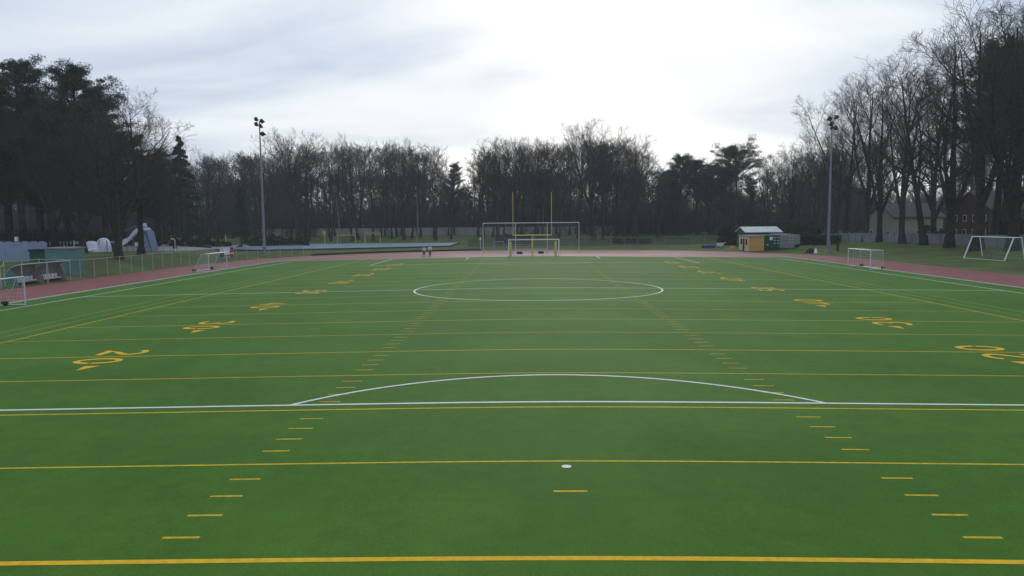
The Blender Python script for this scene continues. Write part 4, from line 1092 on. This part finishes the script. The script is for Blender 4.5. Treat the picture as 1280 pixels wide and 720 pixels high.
t = thing('low_marker', 'dark short bollard on the grass right of the right floodlight mast', 'bollard', (bx_(1043.5, 66), 66, gz(48, 66)))
MB().tube([(0, 0, 0), (0, 0, 1.1)], .16, 10).build('post', 'black', t); MB().tube([(0, 0, 1.1), (0, 0, 1.2)], .32, 10).build('cap', 'black', t)
# printed banner by the fence on the left
t = thing('printed_banner', 'printed advertising banner in white, navy and red on the left fence', 'banner', (-45.0, 54.2, gz(-45.4, 54)+.35), R(12))
MB().box(-.95, .95, -.03, .03, .25, 1.65).build('panel', 'white', t)
MB().box(-.95, -.35, -.045, -.033, .25, 1.0).build('navy_field', 'navy', t)
MB().box(.45, .95, -.045, -.033, .25, 1.3).build('red_field', 'red', t); MB().box(.5, .95, -.045, -.033, 1.33, 1.65).build('navy_field', 'navy', t)
MB().box(-.3, .4, -.045, -.033, .35, .6).build('navy_field', 'navy', t); MB().box(.5, .95, -.058, -.048, .75, .9).build('stripe', 'white', t)
for s_ in (-.9, .9): MB().tube([(s_, .06, -.5), (s_, .06, 1.7)], .03, 6).build('post', 'galv', t)

# ------------------------------------------------------------------ houses behind the right hand trees
def house(name, label, X, Y, w, d, h, rh, m, floors, rz=0, cols=4):
    t = thing(name, label, 'house', (X, Y, gz(X, Y)), rz)
    MB().box(-w/2, w/2, -d/2, d/2, -.3, h).build('wall', m, t)
    r_ = MB().prism([(-d/2-.5, h), (0, h+rh), (d/2+.5, h), (d/2+.5, h+.15), (0, h+rh+.2), (-d/2-.5, h+.15)], -w/2-.4, w/2+.4).build('roof', 'tiles', t)
    MB().box(w/5, w/5+.8, -.4, .4, h+rh*.4, h+rh+.9).build('chimney', 'brick', r_)
    MB().add([(-w/2, -d/2, h), (-w/2, d/2, h), (-w/2, 0, h+rh), (w/2, -d/2, h), (w/2, d/2, h), (w/2, 0, h+rh)], [(0, 2, 1), (3, 4, 5), (0, 3, 5, 2), (1, 2, 5, 4)]).build('gable', m, t)
    for f_ in range(floors):
        for c in range(cols):
            x0 = -w/2+w*(c+.5)/cols-.55; z0 = 1.0+f_*2.8
            wn = MB().box(x0, x0+1.1, -d/2-.05, -d/2-.003, z0, z0+1.3).build('window', 'white', t); MB().box(x0+.1, x0+1.0, -d/2-.07, -d/2-.053, z0+.1, z0+1.2).build('pane', 'darkglass', wn)
            y0 = -d/2+d*(c+.5)/cols-.5
            wn = MB().box(-w/2-.05, -w/2-.003, y0, y0+1.0, z0, z0+1.3).build('window', 'white', t); MB().box(-w/2-.07, -w/2-.053, y0+.1, y0+.9, z0+.1, z0+1.2).build('pane', 'darkglass', wn)
house('cream_house', 'cream rendered house with a dark roof behind the right hand trees', 88, 124, 13, 9, 5.2, 3.2, 'render', 1, R(12), 3)
house('brick_house', 'red brick house behind the thickest trunk on the right', 93, 95, 15, 10, 6.0, 3.5, 'brick', 2, R(10))
house('tall_house', 'tall pale house at the right edge seen through the trees', 112, 92, 16, 12, 12.5, 3.0, 'render', 4, R(8))

# ------------------------------------------------------------------ the two walkers
def skin_mesh(verts, edges, radii, sub=1, root=0):
    me = bpy.data.meshes.new('tmp'); me.from_pydata(verts, edges, []); o = bpy.data.objects.new('tmp', me); COL.objects.link(o)
    md = o.modifiers.new('s', 'SKIN'); md.use_smooth_shade = True
    sk = me.skin_vertices[0].data
    for i, r in enumerate(radii): sk[i].radius = (r, r) if not isinstance(r, tuple) else r; sk[i].use_root = (i == root)
    if sub: m2 = o.modifiers.new('u', 'SUBSURF'); m2.levels = sub; m2.render_levels = sub
    dg = bpy.context.evaluated_depsgraph_get(); ev = o.evaluated_get(dg); nm = bpy.data.meshes.new_from_object(ev)
    bpy.data.objects.remove(o); return nm
def person(label, X, Y, rz, hgt, step, bend):
    k = hgt/1.75
    # pelvis 0, spine, chest, neck, head..., arms, legs
    v = [(0, 0, .95), (0, 0, 1.12), (0, -.01, 1.32), (0, 0, 1.46), (0, .0, 1.52), (0, .01, 1.60), (0, .01, 1.70)]
    e = [(0, 1), (1, 2), (2, 3), (3, 4), (4, 5), (5, 6)]; r = [(.15, .11), (.13, .10), (.17, .11), .065, .06, (.085, .10), (.07, .08)]
    for s_ in (-1, 1):
        b = len(v); sw = s_*step*.5
        v += [(s_*.19, 0, 1.40), (s_*.24, .02-sw*.3, 1.13), (s_*.25, .10-sw*.8+bend, .90), (s_*.25, .14-sw*.9+bend, .81)]; e += [(2, b), (b, b+1), (b+1, b+2), (b+2, b+3)]; r += [.062, .046, .032, (.04, .02)]
        for f_ in range(4):
            c = len(v); o_ = (f_-1.5)*.02; lf = (.065, .075, .07, .055)[f_]
            v += [(s_*.25, .14-sw*.9+bend+o_, .775), (s_*.25-s_*.012, .15-sw*.9+bend+o_, .775-lf)]; e += [(b+3, c), (c, c+1)]; r += [.009, .007]
        c = len(v); v += [(s_*.23, .17-sw*.9+bend, .80), (s_*.225, .195-sw*.9+bend, .765)]; e += [(b+3, c), (c, c+1)]; r += [.011, .009]
        b = len(v)
        v += [(s_*.10, 0, .88), (s_*.11, .04+sw*.5, .50), (s_*.11, sw*1.1-.02, .09), (s_*.12, sw*1.1+.13, .04)]; e += [(0, b), (b, b+1), (b+1, b+2), (b+2, b+3)]; r += [.10, .062, .042, (.045, .03)]
    t = thing('person', label, 'person', (X, Y, gz(X, Y)+.012), rz, 'walkers on the far track')
    me = skin_mesh([tuple(c*k for c in p) for p in v], e, r, 1); me.materials.append(MT['skin'])
    body = bpy.data.objects.new('body', me); COL.objects.link(body); body.parent = t
    # clothes: slightly larger shells of the same limbs
    n_up = [0, 1, 2, 3]
    tv = [v[0], v[1], v[2], (0, 0, 1.44)]; te = [(0, 1), (1, 2), (2, 3)]; tr_ = [(.175, .135), (.16, .125), (.19, .135), .08]
    for s_ in (-1, 1):
        sw = s_*step*.5; b = len(tv); tv += [(s_*.19, 0, 1.40), (s_*.24, .02-sw*.3, 1.13), (s_*.25, .095-sw*.75+bend, .93)]; te += [(2, b), (b, b+1), (b+1, b+2)]; tr_ += [.085, .068, .055]
    me = skin_mesh([tuple(c*k for c in p) for p in tv], te, tr_, 1); me.materials.append(MT['coat']); o = bpy.data.objects.new('jacket', me); COL.objects.link(o); o.parent = t
    tv = [(0, 0, .93)]; te = []; tr_ = [(.16, .125)]
    for s_ in (-1, 1):
        sw = s_*step*.5; b = len(tv); tv += [(s_*.10, 0, .84), (s_*.11, .04+sw*.5, .50), (s_*.11, sw*1.1-.02, .12)]; te += [(0, b), (b, b+1), (b+1, b+2)]; tr_ += [.115, .08, .065]
    me = skin_mesh([tuple(c*k for c in p) for p in tv], te, tr_, 1); me.materials.append(MT['trousers']); o = bpy.data.objects.new('trousers', me); COL.objects.link(o); o.parent = t
    for s_ in (-1, 1):
        sw = s_*step*.5; MB().tube([(s_*.11*k, (sw*1.1-.08)*k, .05), (s_*.12*k, (sw*1.1+.15)*k, .04)], .055, 8).build('shoe', 'black', t, True)
    h = MB(); V = []; F = []; n = 12
    for j in range(7):
        a = PI/2*j/6
        for i in range(n): q = 2*PI*i/n; V.append((math.cos(a)*.098*math.cos(q)*k, (-.008+math.cos(a)*.112*math.sin(q))*k, (1.655+math.sin(a)*.105)*k))
    F = [(j*n+i, j*n+(i+1) % n, (j+1)*n+(i+1) % n, (j+1)*n+i) for j in range(6) for i in range(n)]
    h.add(V, F).build('hair', 'hair', t, True)
    return t
person('shorter left one of two walkers on the far track, pale top and dark trousers', -16.7, 60.2, R(170), 1.62, .34, .0)
person('person in a pale top and black trousers, the taller right one of the two walkers', -15.75, 60.0, R(185), 1.80, .12, .02)

# drop unused prototypes
for L in (WOOD, BIG, PINE):
    for p in L:
        if not p[3]:
            for c in p[1]: bpy.data.objects.remove(c)
            bpy.data.objects.remove(p[0])

# thin winter air over the whole ground
hz = MB().box(-560, 560, -340, 620, -12, 45)
o = hz.build('haze', 'white'); o.data.materials.clear()
hm = bpy.data.materials.new('haze'); hm.use_nodes = True; ht = hm.node_tree; ht.nodes.clear()
ho = ht.nodes.new('ShaderNodeOutputMaterial'); hv = ht.nodes.new('ShaderNodeVolumePrincipled')
hv.inputs['Color'].default_value = (.85, .92, 1, 1); hv.inputs['Density'].default_value = .00035; hv.inputs['Anisotropy'].default_value = .3
ht.links.new(hv.outputs[0], ho.inputs['Volume']); o.data.materials.append(hm)
tag(o, 'thin pale winter haze in the air between the pitch and the wood', 'haze', kind='stuff')
